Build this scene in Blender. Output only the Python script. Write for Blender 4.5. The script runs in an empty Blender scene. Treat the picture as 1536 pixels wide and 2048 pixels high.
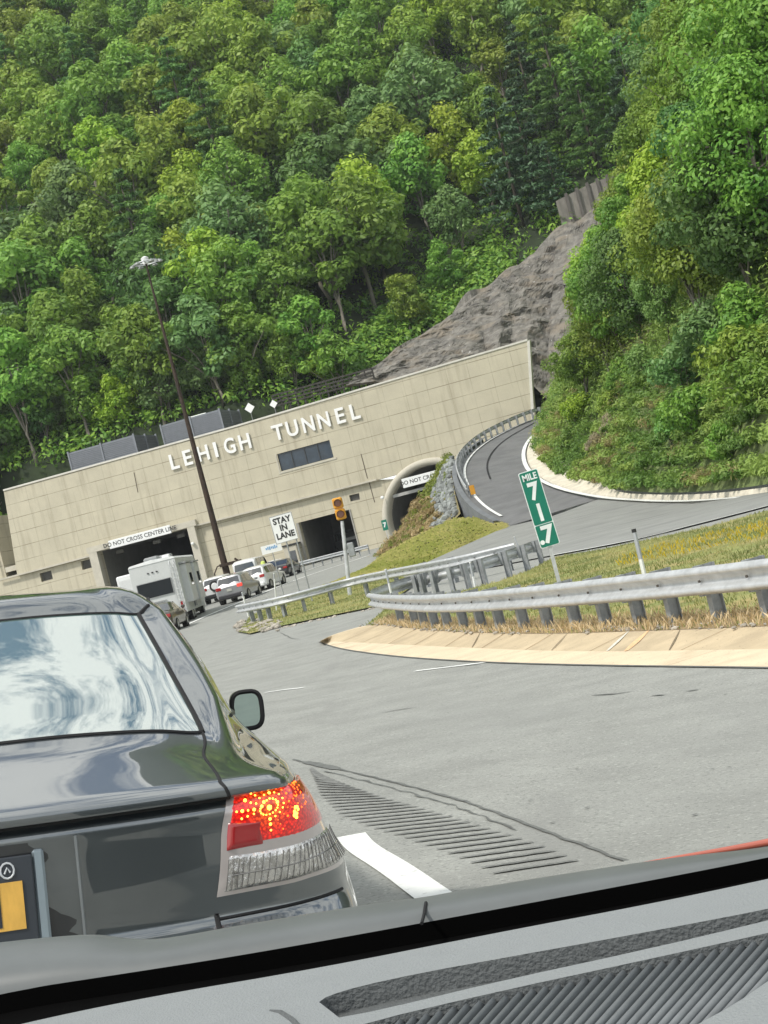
import bpy, bmesh, math, random
import numpy as np
from mathutils import Vector, Matrix, noise
from mathutils.geometry import tessellate_polygon, delaunay_2d_cdt
random.seed(7); rng = np.random.default_rng(7)
SC = bpy.context.scene; COL = SC.collection
# ------------------------------------------------------------------ camera, world, sun, exposure
F = 3200.0; ROLL = math.radians(14.3); PIT = math.atan(46/3200.0); EYE = 1.95
cr, sr, cp, sp = math.cos(ROLL), math.sin(ROLL), math.cos(PIT), math.sin(PIT)
cd = bpy.data.cameras.new('camera'); cam = bpy.data.objects.new('camera', cd); COL.objects.link(cam)
cd.sensor_fit = 'VERTICAL'; cd.sensor_height = 24; cd.lens = 24*F/2048.0
cd.clip_start = 0.05; cd.clip_end = 3000
cR = Vector((cr, sr*sp, -sr*cp)); cU = Vector((sr, -cr*sp, cr*cp)); cB = cR.cross(cU)
cam.matrix_world = Matrix(((cR.x, cU.x, cB.x, 0), (cR.y, cU.y, cB.y, 0), (cR.z, cU.z, cB.z, EYE), (0, 0, 0, 1)))
SC.camera = cam
SUN_EL, SUN_AZ = math.radians(52), math.radians(228)     # azimuth clockwise from +Y: behind and left of the camera
W = bpy.data.worlds.new('World'); SC.world = W; W.use_nodes = True
nt = W.node_tree; nt.nodes.clear()
out = nt.nodes.new('ShaderNodeOutputWorld'); bg = nt.nodes.new('ShaderNodeBackground'); bg.inputs[1].default_value = 0.13
sky = nt.nodes.new('ShaderNodeTexSky'); sky.sky_type = 'NISHITA'; sky.sun_disc = False
sky.sun_elevation = SUN_EL; sky.sun_rotation = SUN_AZ
tc = nt.nodes.new('ShaderNodeTexCoord'); mp = nt.nodes.new('ShaderNodeMapping'); mp.inputs['Scale'].default_value = (1.6, 2.4, 5.0)
nz = nt.nodes.new('ShaderNodeTexNoise'); nz.inputs['Scale'].default_value = 3.4; nz.inputs['Detail'].default_value = 12; nz.inputs['Roughness'].default_value = .70; nz.inputs['Distortion'].default_value = .25
rp = nt.nodes.new('ShaderNodeValToRGB'); rp.color_ramp.elements[0].position = .42; rp.color_ramp.elements[1].position = .54
mx = nt.nodes.new('ShaderNodeMix'); mx.data_type = 'RGBA'; mx.inputs['B'].default_value = (10.2, 10.4, 10.0, 1)
nt.links.new(tc.outputs['Generated'], mp.inputs[0]); nt.links.new(mp.outputs[0], nz.inputs[0]); nt.links.new(nz.outputs[0], rp.inputs[0])
nt.links.new(rp.outputs[0], mx.inputs['Factor']); nt.links.new(sky.outputs[0], mx.inputs['A']); nt.links.new(mx.outputs['Result'], bg.inputs[0]); nt.links.new(bg.outputs[0], out.inputs[0])
sl = bpy.data.lights.new('sun', 'SUN'); sl.energy = 3.0; sl.angle = math.radians(5); sl.color = (1, .95, .87)
so = bpy.data.objects.new('sun', sl); COL.objects.link(so)
sdir = Vector((math.sin(SUN_AZ)*math.cos(SUN_EL), math.cos(SUN_AZ)*math.cos(SUN_EL), math.sin(SUN_EL)))
so.rotation_euler = sdir.to_track_quat('Z', 'Y').to_euler()
SC.view_settings.view_transform = 'Standard'; SC.view_settings.look = 'None'; SC.view_settings.exposure = 0.12; SC.view_settings.gamma = 1
# ------------------------------------------------------------------ pixel helpers (photo pixels 1536x2048)
def P(u, v, y):                       # world point at depth y
    dx, dy = u-768, 1024-v
    xc, yc = dx*cr+dy*sr, -dx*sr+dy*cr
    wy, wz = F*cp-yc*sp, yc*cp+F*sp
    return Vector((xc/wy*y, y, wz/wy*y+EYE))
def PZ(u, v, drop):                   # world point on the horizontal plane `drop` below the eye
    q = P(u, v, 1.0); t = -drop/(q.z-EYE)
    return Vector((q.x*t, t, EYE-drop))
def sstep(a, b, t):
    t = min(1, max(0, (t-a)/(b-a))); return t*t*(3-2*t)
def Hg(x, y):
    xx = max(-5, min(6, x)); yy = max(-1, y)
    pl = .62 - .095*(xx+1.18) - .034*(yy-3.3)
    k = .12; s = pl/k
    a = k*math.log1p(math.exp(min(40, s))) if s < 30 else pl
    return a + max(0, (y-80))*.0155*(1 if y < 175 else 175/ y)
def G(u, v, off=0.0):                 # pixel to ground
    y0, y = 2.0, 2.0
    while y < 400:
        q = P(u, v, y)
        if q.z <= Hg(q.x, y)+off:
            a, b = y0, y
            for _ in range(30):
                m = (a+b)/2; q = P(u, v, m)
                if q.z <= Hg(q.x, m)+off: b = m
                else: a = m
            q = P(u, v, b); return q
        y0 = y; y *= 1.02
    return P(u, v, 150)
def proj(p):
    q = Vector(p)-Vector((0, 0, EYE)); fy = q.y*cp+q.z*sp; yc = (-q.y*sp+q.z*cp)/fy*F; xc = q.x/fy*F
    return 768+xc*cr-yc*sr, 1024-(xc*sr+yc*cr)
def resample(pts, n):
    pts = [Vector(p) for p in pts]
    L = [0]
    for a, b in zip(pts, pts[1:]): L.append(L[-1]+(b-a).length)
    o = []; j = 0
    for i in range(n):
        t = L[-1]*i/(n-1)
        while j < len(L)-2 and L[j+1] < t: j += 1
        f = (t-L[j])/max(1e-9, L[j+1]-L[j]); o.append(pts[j].lerp(pts[j+1], min(1, f)))
    return o
def smoothpath(pts, it=2):
    pts = [Vector(p) for p in pts]
    for _ in range(it):
        q = [pts[0]]
        for a, b in zip(pts, pts[1:]): q += [a.lerp(b, .25), a.lerp(b, .75)]
        q.append(pts[-1]); pts = q
    return pts
# ------------------------------------------------------------------ materials
MATS = {}
def M(name, col=(.5, .5, .5), rough=.6, metal=0., var=.12, scale=2., bump=0., bscale=40., coat=0., emit=0., spec=.5, stretch=(1, 1, 1), ior=1.5, trans=0):
    if name in MATS: return MATS[name]
    m = bpy.data.materials.new(name); m.use_nodes = True; n = m.node_tree.nodes; l = m.node_tree.links
    b = n['Principled BSDF']; b.inputs['Roughness'].default_value = rough; b.inputs['Metallic'].default_value = metal
    b.inputs['Coat Weight'].default_value = coat; b.inputs['Coat Roughness'].default_value = .02
    b.inputs['Specular IOR Level'].default_value = spec; b.inputs['IOR'].default_value = ior
    b.inputs['Transmission Weight'].default_value = trans
    t = n.new('ShaderNodeTexCoord'); mpp = n.new('ShaderNodeMapping'); mpp.inputs['Scale'].default_value = stretch
    l.new(t.outputs['Object'], mpp.inputs[0])
    z = n.new('ShaderNodeTexNoise'); z.inputs['Scale'].default_value = scale; z.inputs['Detail'].default_value = 8; z.inputs['Roughness'].default_value = .65
    l.new(mpp.outputs[0], z.inputs[0])
    r = n.new('ShaderNodeValToRGB'); r.color_ramp.elements[0].position = .3; r.color_ramp.elements[1].position = .7
    c = np.array(col)
    r.color_ramp.elements[0].color = (*np.clip(c*(1-var), 0, 1), 1); r.color_ramp.elements[1].color = (*np.clip(c*(1+var), 0, 1), 1)
    l.new(z.outputs[0], r.inputs[0]); l.new(r.outputs[0], b.inputs['Base Color'])
    if bump:
        z2 = n.new('ShaderNodeTexNoise'); z2.inputs['Scale'].default_value = bscale; z2.inputs['Detail'].default_value = 4
        l.new(mpp.outputs[0], z2.inputs[0]); bp = n.new('ShaderNodeBump'); bp.inputs['Strength'].default_value = bump; bp.inputs['Distance'].default_value = .02
        l.new(z2.outputs[0], bp.inputs['Height']); l.new(bp.outputs[0], b.inputs['Normal'])
    if emit:
        b.inputs['Emission Color'].default_value = (*col, 1); b.inputs['Emission Strength'].default_value = emit
    MATS[name] = m; return m
def add_layer(m, scale, lo, hi, col, stretch=(1, 1, 1), kind='noise', amount=1.0):
    """mix another colour into the base colour by a noise mask"""
    n = m.node_tree.nodes; l = m.node_tree.links; b = n['Principled BSDF']
    src = b.inputs['Base Color'].links[0].from_socket
    t = n.new('ShaderNodeTexCoord'); mpp = n.new('ShaderNodeMapping'); mpp.inputs['Scale'].default_value = stretch
    l.new(t.outputs['Object'], mpp.inputs[0])
    if kind == 'noise':
        z = n.new('ShaderNodeTexNoise'); z.inputs['Scale'].default_value = scale; z.inputs['Detail'].default_value = 6; o = z.outputs[0]
    else:
        z = n.new('ShaderNodeTexVoronoi'); z.inputs['Scale'].default_value = scale; z.feature = 'DISTANCE_TO_EDGE'; o = z.outputs['Distance']
    l.new(mpp.outputs[0], z.inputs[0])
    mr = n.new('ShaderNodeMapRange'); mr.inputs['From Min'].default_value = lo; mr.inputs['From Max'].default_value = hi; mr.inputs['To Max'].default_value = amount
    l.new(o, mr.inputs[0])
    mi = n.new('ShaderNodeMix'); mi.data_type = 'RGBA'; mi.inputs['B'].default_value = (*col, 1)
    l.new(mr.outputs[0], mi.inputs['Factor']); l.new(src, mi.inputs['A']); l.new(mi.outputs['Result'], b.inputs['Base Color'])
asphalt = M('asphalt_mat', (.275, .28, .258), .85, var=.16, scale=1.3, bump=.35, bscale=90)
add_layer(asphalt, 42, .56, .64, (.13, .135, .125), amount=.6); add_layer(asphalt, 33, .58, .66, (.44, .45, .41), amount=.5)
add_layer(asphalt, .9, .60, .70, (.20, .20, .19), (1.2, .15, 1), amount=.45)
add_layer(asphalt, .25, .52, .68, (.235, .24, .225), (1, .4, 1), amount=.6)
asph_dark = M('dark_asphalt', (.145, .147, .148), .85, var=.22, scale=.6, bump=.3, bscale=50); add_layer(asph_dark, .3, .5, .7, (.16, .16, .158))
asph_lite = M('light_asphalt', (.25, .255, .24), .85, var=.14, scale=.7, bump=.3, bscale=50)
add_layer(asph_lite, .5, .55, .7, (.15, .15, .15), (.5, 1, 1), amount=.6)
tar = M('tar', (.125, .13, .122), .8, var=.3, scale=12)
paint = M('road_paint', (.78, .79, .76), .6, var=.06, scale=9); add_layer(paint, 14, .62, .72, (.5, .5, .48))
paint_old = M('worn_road_paint', (.42, .43, .41), .7, var=.2, scale=20)
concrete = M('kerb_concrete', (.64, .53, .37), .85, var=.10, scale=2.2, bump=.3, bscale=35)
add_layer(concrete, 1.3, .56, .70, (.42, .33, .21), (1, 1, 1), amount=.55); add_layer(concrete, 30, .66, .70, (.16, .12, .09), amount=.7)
soil = M('verge_soil', (.26, .19, .10), .95, var=.4, scale=4, bump=.5, bscale=20)
turf = M('turf_soil', (.20, .22, .065), .95, var=.4, scale=1.2, bump=.5, bscale=14); add_layer(turf, .9, .48, .66, (.34, .28, .11))
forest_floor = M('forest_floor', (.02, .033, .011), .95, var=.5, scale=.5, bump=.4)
bank_soil = M('bank_soil', (.13, .17, .055), .95, var=.4, scale=.8, bump=.4)
rock = M('rock', (.165, .155, .136), .9, var=.55, scale=.9, bump=1.0, bscale=5)
add_layer(rock, .35, .52, .66, (.21, .175, .13), (1, 1, 2), amount=.7); add_layer(rock, 1.2, .57, .64, (.09, .085, .08), (.6, .6, 2.5), amount=.6); add_layer(rock, .8, .0, .05, (.03, .03, .03), (1, 1, .7), 'vor', -1.0); add_layer(rock, 2.2, .68, .72, (.5, .5, .48), (2, 2, .8))
galv = M('galvanized', (.52, .535, .54), .5, .45, var=.20, scale=5); add_layer(galv, 1.6, .62, .74, (.33, .33, .31), (1, 1, 3), amount=.7)
post_steel = M('weathered_steel', (.29, .305, .31), .6, .3, var=.3, scale=5)
dark = M('dark', (.02, .02, .022), .7); black = M('black', (.006, .006, .007), .8)
white = M('white_paint', (.78, .79, .78), .4, var=.04); signgreen = M('sign_green', (.0, .16, .10), .45, var=.06)
yellow = M('signal_yellow', (.62, .30, .03), .5, var=.12); amber = M('amber_lens', (.22, .06, .012), .25, coat=.6)
glassd = M('dark_glass', (.018, .024, .030), .06, var=.3, scale=1, coat=1., spec=.8)
chrome = M('chrome', (.7, .7, .7), .12, 1.0)
tyre = M('tyre', (.018, .018, .018), .85); rimm = M('rim', (.45, .46, .47), .35, .8)
redlens = M('red_lens', (.35, .012, .012), .18, coat=1)
rust = M('rusty_steel', (.040, .024, .015), .75, .2, var=.4, scale=2)
# facade concrete with board lines
fm = M('facade_concrete', (.50, .46, .35), .85, var=.09, scale=.5, bump=.15, bscale=6)
def facade_lines(m):
    n = m.node_tree.nodes; l = m.node_tree.links; b = n['Principled BSDF']
    def mixin(fac, col):
        src = b.inputs['Base Color'].links[0].from_socket
        mi = n.new('ShaderNodeMix'); mi.data_type = 'RGBA'; mi.inputs['B'].default_value = (*col, 1)
        l.new(fac, mi.inputs['Factor']); l.new(src, mi.inputs['A']); l.new(mi.outputs['Result'], b.inputs['Base Color'])
    def mth(op, a, c=None):
        q = n.new('ShaderNodeMath'); q.operation = op
        for i, s in enumerate((a, c)):
            if s is None: continue
            if isinstance(s, (int, float)): q.inputs[i].default_value = s
            else: l.new(s, q.inputs[i])
        return q.outputs[0]
    t = n.new('ShaderNodeTexCoord'); sx = n.new('ShaderNodeSeparateXYZ'); l.new(t.outputs['Object'], sx.inputs[0])
    nz = n.new('ShaderNodeTexNoise'); nz.inputs['Scale'].default_value = .55; nz.inputs['Detail'].default_value = 4; l.new(t.outputs['Object'], nz.inputs[0])
    for ax, per, w, amt in (('Z', 1.37, .06, 1.0), ('X', 2.02, .045, .55)):
        f = mth('FRACT', mth('DIVIDE', mth('ADD', sx.outputs[ax], 100.0), per))
        near = mth('LESS_THAN', f, w/per)
        fac = mth('MULTIPLY', near, mth('MULTIPLY', mth('SUBTRACT', nz.outputs[0], .25), amt*2.2))
        fac = mth('MINIMUM', mth('MAXIMUM', fac, 0.0), .8)
        mixin(fac, (.17, .14, .09))
    # vertical run-off stains from the top
    mp_ = n.new('ShaderNodeMapping'); mp_.inputs['Scale'].default_value = (1.6, 1, .12); l.new(t.outputs['Object'], mp_.inputs[0])
    n3 = n.new('ShaderNodeTexNoise'); n3.inputs['Scale'].default_value = 1.5; n3.inputs['Detail'].default_value = 5; l.new(mp_.outputs[0], n3.inputs[0])
    mr = n.new('ShaderNodeMapRange'); mr.inputs['From Min'].default_value = .52; mr.inputs['From Max'].default_value = .78; mr.inputs['To Max'].default_value = .5; l.new(n3.outputs[0], mr.inputs[0])
    mixin(mr.outputs[0], (.27, .23, .16))
facade_lines(fm)
trimc = M('trim_concrete', (.50, .47, .39), .8, var=.1, scale=1.5)
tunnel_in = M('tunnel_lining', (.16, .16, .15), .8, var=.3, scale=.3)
# ------------------------------------------------------------------ mesh builder
class MB:
    def __init__(s): s.v = []; s.f = []; s.m = []
    def add(s, verts, faces, mi=0):
        o = len(s.v); s.v += [tuple(p) for p in verts]; s.f += [tuple(i+o for i in f) for f in faces]; s.m += [mi]*len(faces); return s
    def box(s, c, d, mi=0, mat=None, bev=0.0):
        hx, hy, hz = d[0]/2, d[1]/2, d[2]/2
        if bev > 0:
            b = min(bev, hx*.9, hy*.9, hz*.9); vs = []
            # chamfered box via convex hull of 24 points
            bm = bmesh.new()
            for sx in (-1, 1):
                for sy in (-1, 1):
                    for sz in (-1, 1):
                        for q in ((hx-b, hy-b, hz), (hx-b, hy, hz-b), (hx, hy-b, hz-b)):
                            bm.verts.new((sx*q[0], sy*q[1], sz*q[2]))
            bmesh.ops.convex_hull(bm, input=bm.verts)
            bmesh.ops.dissolve_limit(bm, angle_limit=.02, verts=bm.verts, edges=bm.edges)
            bm.verts.index_update(); vs = [v.co.copy() for v in bm.verts]; fs = [[v.index for v in f.verts] for f in bm.faces]; bm.free()
        else:
            vs = [Vector((x*hx, y*hy, z*hz)) for x in (-1, 1) for y in (-1, 1) for z in (-1, 1)]
            fs = [(0, 1, 3, 2), (4, 6, 7, 5), (0, 4, 5, 1), (2, 3, 7, 6), (0, 2, 6, 4), (1, 5, 7, 3)]
        c = Vector(c)
        vs = [v+c for v in vs]
        if mat is not None: vs = [mat @ v for v in vs]
        return s.add(vs, fs, mi)
    def tube(s, pts, rad, n=8, mi=0, caps=True, flat=1.0):
        pts = [Vector(p) for p in pts]; rad = rad if hasattr(rad, '__len__') else [rad]*len(pts)
        vs, fs = [], []
        for i, p in enumerate(pts):
            d = (pts[min(i+1, len(pts)-1)]-pts[max(i-1, 0)]).normalized()
            a = d.cross(Vector((0, 0, 1)));
            if a.length < 1e-3: a = Vector((1, 0, 0))
            a.normalize(); b = d.cross(a).normalized()
            for k in range(n):
                t = 2*math.pi*k/n; vs.append(p+(a*math.cos(t)+b*math.sin(t)*flat)*rad[i])
        for i in range(len(pts)-1):
            for k in range(n):
                fs.append((i*n+k, i*n+(k+1) % n, (i+1)*n+(k+1) % n, (i+1)*n+k))
        if caps: fs += [tuple(range(n))[::-1], tuple(range((len(pts)-1)*n, len(pts)*n))]
        return s.add(vs, fs, mi)
    def grid(s, rows, mi=0, mis=None):
        nr, nc = len(rows), len(rows[0]); vs = [p for r in rows for p in r]
        fs = [(i*nc+j, i*nc+j+1, (i+1)*nc+j+1, (i+1)*nc+j) for i in range(nr-1) for j in range(nc-1)]
        o = len(s.m); s.add(vs, fs, mi)
        if mis: s.m[o:] = [mis(i, j) for i in range(nr-1) for j in range(nc-1)]
        return s
    def prism(s, poly, ext, mi=0):     # planar polygon (3D points) extruded by vector ext
        poly = [Vector(p) for p in poly]; ext = Vector(ext); n = len(poly)
        tr = tessellate_polygon([poly])
        vs = poly+[p+ext for p in poly]
        fs = [tuple(t) for t in tr]+[tuple(i+n for i in reversed(t)) for t in tr]+[(i, (i+1) % n, (i+1) % n+n, i+n) for i in range(n)]
        return s.add(vs, fs, mi)
    def build(s, name, mats, parent=None, smooth=False, world=False, auto=None):
        me = bpy.data.meshes.new(name); vs = s.v
        if world and parent is not None:
            inv = chain(parent).inverted(); vs = [inv @ Vector(v) for v in vs]
        me.from_pydata([tuple(v) for v in vs], [], s.f); mats = mats if isinstance(mats, (list, tuple)) else [mats]
        for m in mats: me.materials.append(m)
        if len(mats) > 1: me.polygons.foreach_set('material_index', s.m)
        bm = bmesh.new(); bm.from_mesh(me); bmesh.ops.recalc_face_normals(bm, faces=bm.faces); bm.to_mesh(me); bm.free()
        if smooth or auto:
            me.polygons.foreach_set('use_smooth', [True]*len(me.polygons))
            if auto: me.set_sharp_from_angle(angle=math.radians(auto))
        o = bpy.data.objects.new(name, me); COL.objects.link(o)
        if parent is not None: o.parent = parent
        return o
def chain(o):
    m = o.matrix_basis.copy()
    while o.parent: o = o.parent; m = o.matrix_basis @ m
    return m
def tag(o, label, cat, group=None, kind=None):
    if label: o['label'] = label
    if cat: o['category'] = cat
    if group: o['group'] = group
    if kind: o['kind'] = kind
    return o
def thing(name, label, cat, loc=(0, 0, 0), rz=0., group=None, mat=None):
    o = bpy.data.objects.new(name, None); COL.objects.link(o); o.empty_display_size = .3
    if mat is not None: o.matrix_basis = mat
    else: o.location = loc; o.rotation_euler = (0, 0, rz)
    return tag(o, label, cat, group)
def struct(o): o['kind'] = 'structure'; return o
def copy_tree(o, parent=None):
    c = o.copy(); COL.objects.link(c); c.parent = parent
    for ch in list(o.children): copy_tree(ch, c)
    return c
_tx = {}
def text_mesh(s, size, ext=.02, bold=0.0, align='CENTER'):
    k = (s, size, ext, bold, align)
    if k in _tx: return _tx[k]
    cu = bpy.data.curves.new('t', 'FONT'); cu.body = s; cu.size = size; cu.extrude = ext; cu.offset = bold; cu.align_x = align; cu.align_y = 'CENTER'; cu.resolution_u = 4
    o = bpy.data.objects.new('t', cu); COL.objects.link(o)
    dg = bpy.context.evaluated_depsgraph_get(); me = bpy.data.meshes.new_from_object(o.evaluated_get(dg))
    bpy.data.objects.remove(o); _tx[k] = me; return me
def text_obj(name, s, size, mat, loc, parent, ext=.02, bold=0., sx=1., sy=1., rot=None):
    me = text_mesh(s, size, ext, bold).copy(); me.materials.clear(); me.materials.append(mat)
    o = bpy.data.objects.new(name, me); COL.objects.link(o); o.parent = parent
    o.matrix_basis = Matrix.Translation(loc) @ (rot or Matrix()) @ Matrix.Rotation(math.pi/2, 4, 'X') @ Matrix.Diagonal((sx, sy, 1, 1)); return o
def loft2(A, B, n, k, f=None):
    A = resample(A, n); B = resample(B, n); rows = []
    for j in range(k):
        t = j/(k-1); row = []
        for i in range(n):
            p = A[i].lerp(B[i], t)
            if f: p = f(p, i/(n-1), t)
            row.append(p)
        rows.append(row)
    return rows
def inpoly(x, y, poly):
    c = False; n = len(poly); j = n-1
    for i in range(n):
        xi, yi = poly[i][0], poly[i][1]; xj, yj = poly[j][0], poly[j][1]
        if (yi > y) != (yj > y) and x < (xj-xi)*(y-yi)/(yj-yi)+xi: c = not c
        j = i
    return c
def ground_patch(name, poly3, mat, off, step, zf=None):
    poly = [Vector((p[0], p[1])) for p in poly3]
    per = []
    for a, b in zip(poly, poly[1:]+poly[:1]):
        n = max(1, int((b-a).length/step))
        for i in range(n): per.append(a.lerp(b, i/n))
    xs = [p.x for p in per]; ys = [p.y for p in per]; pts = list(per); n = len(per)
    x = min(xs)
    while x < max(xs):
        y = min(ys)
        while y < max(ys):
            if inpoly(x, y, per): pts.append(Vector((x, y)))
            y += step
        x += step
    vs, ed, fc, *_ = delaunay_2d_cdt(pts, [(i, (i+1) % n) for i in range(n)], [], 1, 1e-5)
    zz = zf or Hg
    mb = MB(); mb.add([(p.x, p.y, zz(p.x, p.y)+off) for p in vs], fc)
    return mb.build(name, mat, smooth=True)
def ribbon(mb, pts, w, off=.006, mi=0):
    L, Rr = [], []
    for i, p in enumerate(pts):
        d = Vector(pts[min(i+1, len(pts)-1)])-Vector(pts[max(i-1, 0)]); d.z = 0; d.normalize(); nn = Vector((-d.y, d.x, 0))
        ww = w[i] if hasattr(w, '__len__') else w
        for arr, sgn in ((L, 1), (Rr, -1)):
            q = Vector(p)+nn*ww/2*sgn; q.z = Hg(q.x, q.y)+off; arr.append(q)
    mb.grid([L, Rr], mi)
# ------------------------------------------------------------------ GROUND
def axis(segs):
    o = []
    for a, b, s in segs:
        n = max(1, int(round((b-a)/s))); o += [a+(b-a)*i/n for i in range(n)]
    return o+[segs[-1][1]]
gx = axis([(-900, -100, 200), (-100, -30, 10), (-30, -8, 2), (-8, 8, .5), (8, 30, 2), (30, 100, 10), (100, 900, 200)])
gy = axis([(-900, -100, 200), (-100, -20, 10), (-20, 0, 2), (0, 30, .5), (30, 80, 2), (80, 160, 5), (160, 400, 40)])
mb = MB(); mb.grid([[Vector((x, y, Hg(x, y)-(0.0 if y < 176 else 1))) for x in gx] for y in gy])
struct(mb.build('road', asphalt, smooth=True))
# near kerb apron (gutter + sloped kerb)
outer = [G(u, v) for u, v in ((640, 1284), (665, 1293), (700, 1301), (800, 1314), (950, 1324), (1100, 1329), (1250, 1332), (1400, 1334), (1536, 1336), (1750, 1340))]
crease = [G(u, v, .03) for u, v in ((640, 1283), (672, 1283), (720, 1285), (820, 1290), (950, 1296), (1100, 1302), (1250, 1303), (1400, 1300), (1536, 1298), (1750, 1292))]
inner = [G(u, v, .13) for u, v in ((640, 1282), (668, 1268), (745, 1247), (830, 1258), (940, 1266), (1100, 1268), (1250, 1263), (1400, 1258), (1536, 1252), (1750, 1246))]
o_, c_, i_ = [resample(smoothpath(a, 2), 90) for a in (outer, crease, inner)]
def zed(p, off): return Vector((p.x, p.y, Hg(p.x, p.y)+off))
mb = MB(); mb.grid([[zed(p, -.03) for p in o_], [zed(p, .012) for p in o_], [zed(p, .03) for p in c_], [zed(p.lerp(q, .5), .07) for p, q in zip(c_, i_)], [zed(p, .125) for p in i_], [zed(p+Vector((.02, .12, 0)), .13) for p in i_]])
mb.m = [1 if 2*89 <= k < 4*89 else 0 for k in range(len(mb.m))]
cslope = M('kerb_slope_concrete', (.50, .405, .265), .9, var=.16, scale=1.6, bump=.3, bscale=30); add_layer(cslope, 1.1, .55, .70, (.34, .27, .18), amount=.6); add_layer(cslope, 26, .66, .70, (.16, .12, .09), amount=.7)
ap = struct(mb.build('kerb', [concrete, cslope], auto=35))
mb = MB()
for t in (9, 17, 26, 34, 42, 50, 58, 67, 76, 85):      # joints across the apron
    for k, (A, B, oa, ob) in enumerate(((o_, c_, .016, .034), (c_, i_, .034, .129))):
        a, b = zed(A[t], oa), zed(B[min(89, t+3)], ob); w = Vector((.012, 0, 0)); mb.grid([[a-w, a+w], [b-w, b+w]])
struct(mb.build('kerb_joints', M('joint', (.30, .22, .13), .9)))
for (u0, u1, wd, mn, mc) in ((1222, 1250, .05, 'pale_scuff', (.62, .60, .52)), (1255, 1290, .09, 'orange_scuff', (.72, .47, .26)), (1110, 1128, .02, 'dark_scuff', (.2, .16, .1)), (945, 958, .02, 'dark_scuff', (.2, .16, .1)), (1330, 1352, .02, 'dark_scuff', (.2, .16, .1))):
    ja = min(range(90), key=lambda j: abs(proj(c_[j])[0]-u0)); jb = min(range(90), key=lambda j: abs(proj(i_[j])[0]-u1)); mb = MB(); L_, R_ = [], []
    for k in range(8):
        f = k/7; p = c_[ja].lerp(i_[jb], f); z = .034+.093*f+.004; ww = wd*(.4+.6*math.sin(math.pi*min(1, f+.1)))/2
        L_.append(Vector((p.x-ww, p.y, Hg(p.x, p.y)+z))); R_.append(Vector((p.x+ww, p.y, Hg(p.x, p.y)+z)))
    mb.grid([L_, R_]); struct(mb.build('kerb_scuff', M(mn, mc, .9, var=.2, scale=20)))
# dark crack between apron and road
mb = MB(); ribbon(mb, [p+Vector((-.01, -.03, 0)) for p in o_], .05, .012); struct(mb.build('kerb_gap', tar))
# verge behind kerb
back = [G(u, v) for u, v in ((1750, 975), (1536, 1030), (1430, 1060), (1300, 1088), (1200, 1108), (1110, 1122), (1060, 1150), (1000, 1172), (930, 1190), (850, 1203), (790, 1212))]
verge_poly = [p for p in i_[8:]]+back
VZ = lambda x, y: Hg(x, y)
struct(ground_patch('verge', verge_poly, turf, .12, .6))
front_strip = [p+Vector((0, .02, 0)) for p in i_[10:]]+[p+Vector((.35, 1.7, 0)) for p in reversed(i_[10:])]
struct(ground_patch('dry_verge', front_strip, soil, .132, .5))
# roadside island with first rail
isl = [G(u, v) for u, v in ((478, 1266), (500, 1270), (560, 1255), (650, 1236), (745, 1217), (790, 1200), (830, 1172), (800, 1150), (700, 1168), (600, 1190), (545, 1212), (500, 1235))]
struct(ground_patch('grass_island', isl, turf, .05, .8))
# middle grass slope between lower road and ramp
def D(*a): return [P(*p) for p in a]
gA = [G(600, 1190), G(660, 1172), G(735, 1140)]+D((772, 1108, 112), (830, 1076, 108), (880, 1052, 104), (910, 1040, 102), (955, 1038, 97), (1012, 1052, 90))
gB = [G(600, 1193), G(700, 1168), G(760, 1158), G(800, 1150), G(860, 1128), G(910, 1108), G(945, 1092)]+D((985, 1074, 88), (1014, 1056, 89))
rows = loft2(gA, gB, 40, 10, lambda p, s, t: p+Vector((0, 0, .35*math.sin(math.pi*t)*math.sin(math.pi*s)+.05)))
grass_slope_rows = rows
mb = MB(); mb.grid(rows); struct(mb.build('grass_slope', turf, smooth=True))
# ramp surface
rl = D((1092, 830, 141), (1045, 845, 137), (1000, 866, 133), (960, 888, 128), (928, 915, 123), (912, 945, 115), (925, 985, 106), (955, 1022, 98), (1012, 1054, 90))
rr = D((1122, 826, 142), (1105, 846, 137), (1065, 875, 127), (1050, 905, 119), (1060, 942, 108), (1110, 975, 98), (1203, 996, 87))
rl = [zed(p, .02) if p.z < Hg(p.x, p.y) else p for p in rl]; rr = [zed(p, .02) if p.z < Hg(p.x, p.y) else p for p in rr]
mb = MB(); rl2 = smoothpath(rl, 2); rr2 = smoothpath(rr, 2)
A = resample(rl2, 60); B = resample(rr2, 60)
# match rows by blend: dark ramp = first part
mb.grid([[A[i].lerp(B[i], k/8) for i in range(60)] for k in range(9)])
struct(mb.build('ramp', asph_dark, smooth=True))
# lighter access road joining from the right
aA = D((1012, 1054, 90), (1060, 1043, 89.5), (1110, 1031, 89), (1203, 996, 87), (1300, 1003, 76), (1400, 1004, 68), (1536, 992, 58.5), (1750, 960, 48))
aB = [G(800, 1149), G(870, 1150), G(960, 1140), G(1110, 1112), G(1250, 1086), G(1400, 1050), G(1536, 1015), G(1750, 950)]
A = resample(aA, 50); B = resample(aB, 50)
def zz(p, s, t): return Vector((p.x, p.y, max(p.z, Hg(p.x, p.y)+.03)+.012))
mb = MB(); mb.grid(loft2(aA, aB, 50, 8, zz)); struct(mb.build('access_road', asph_lite, smooth=True))
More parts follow.
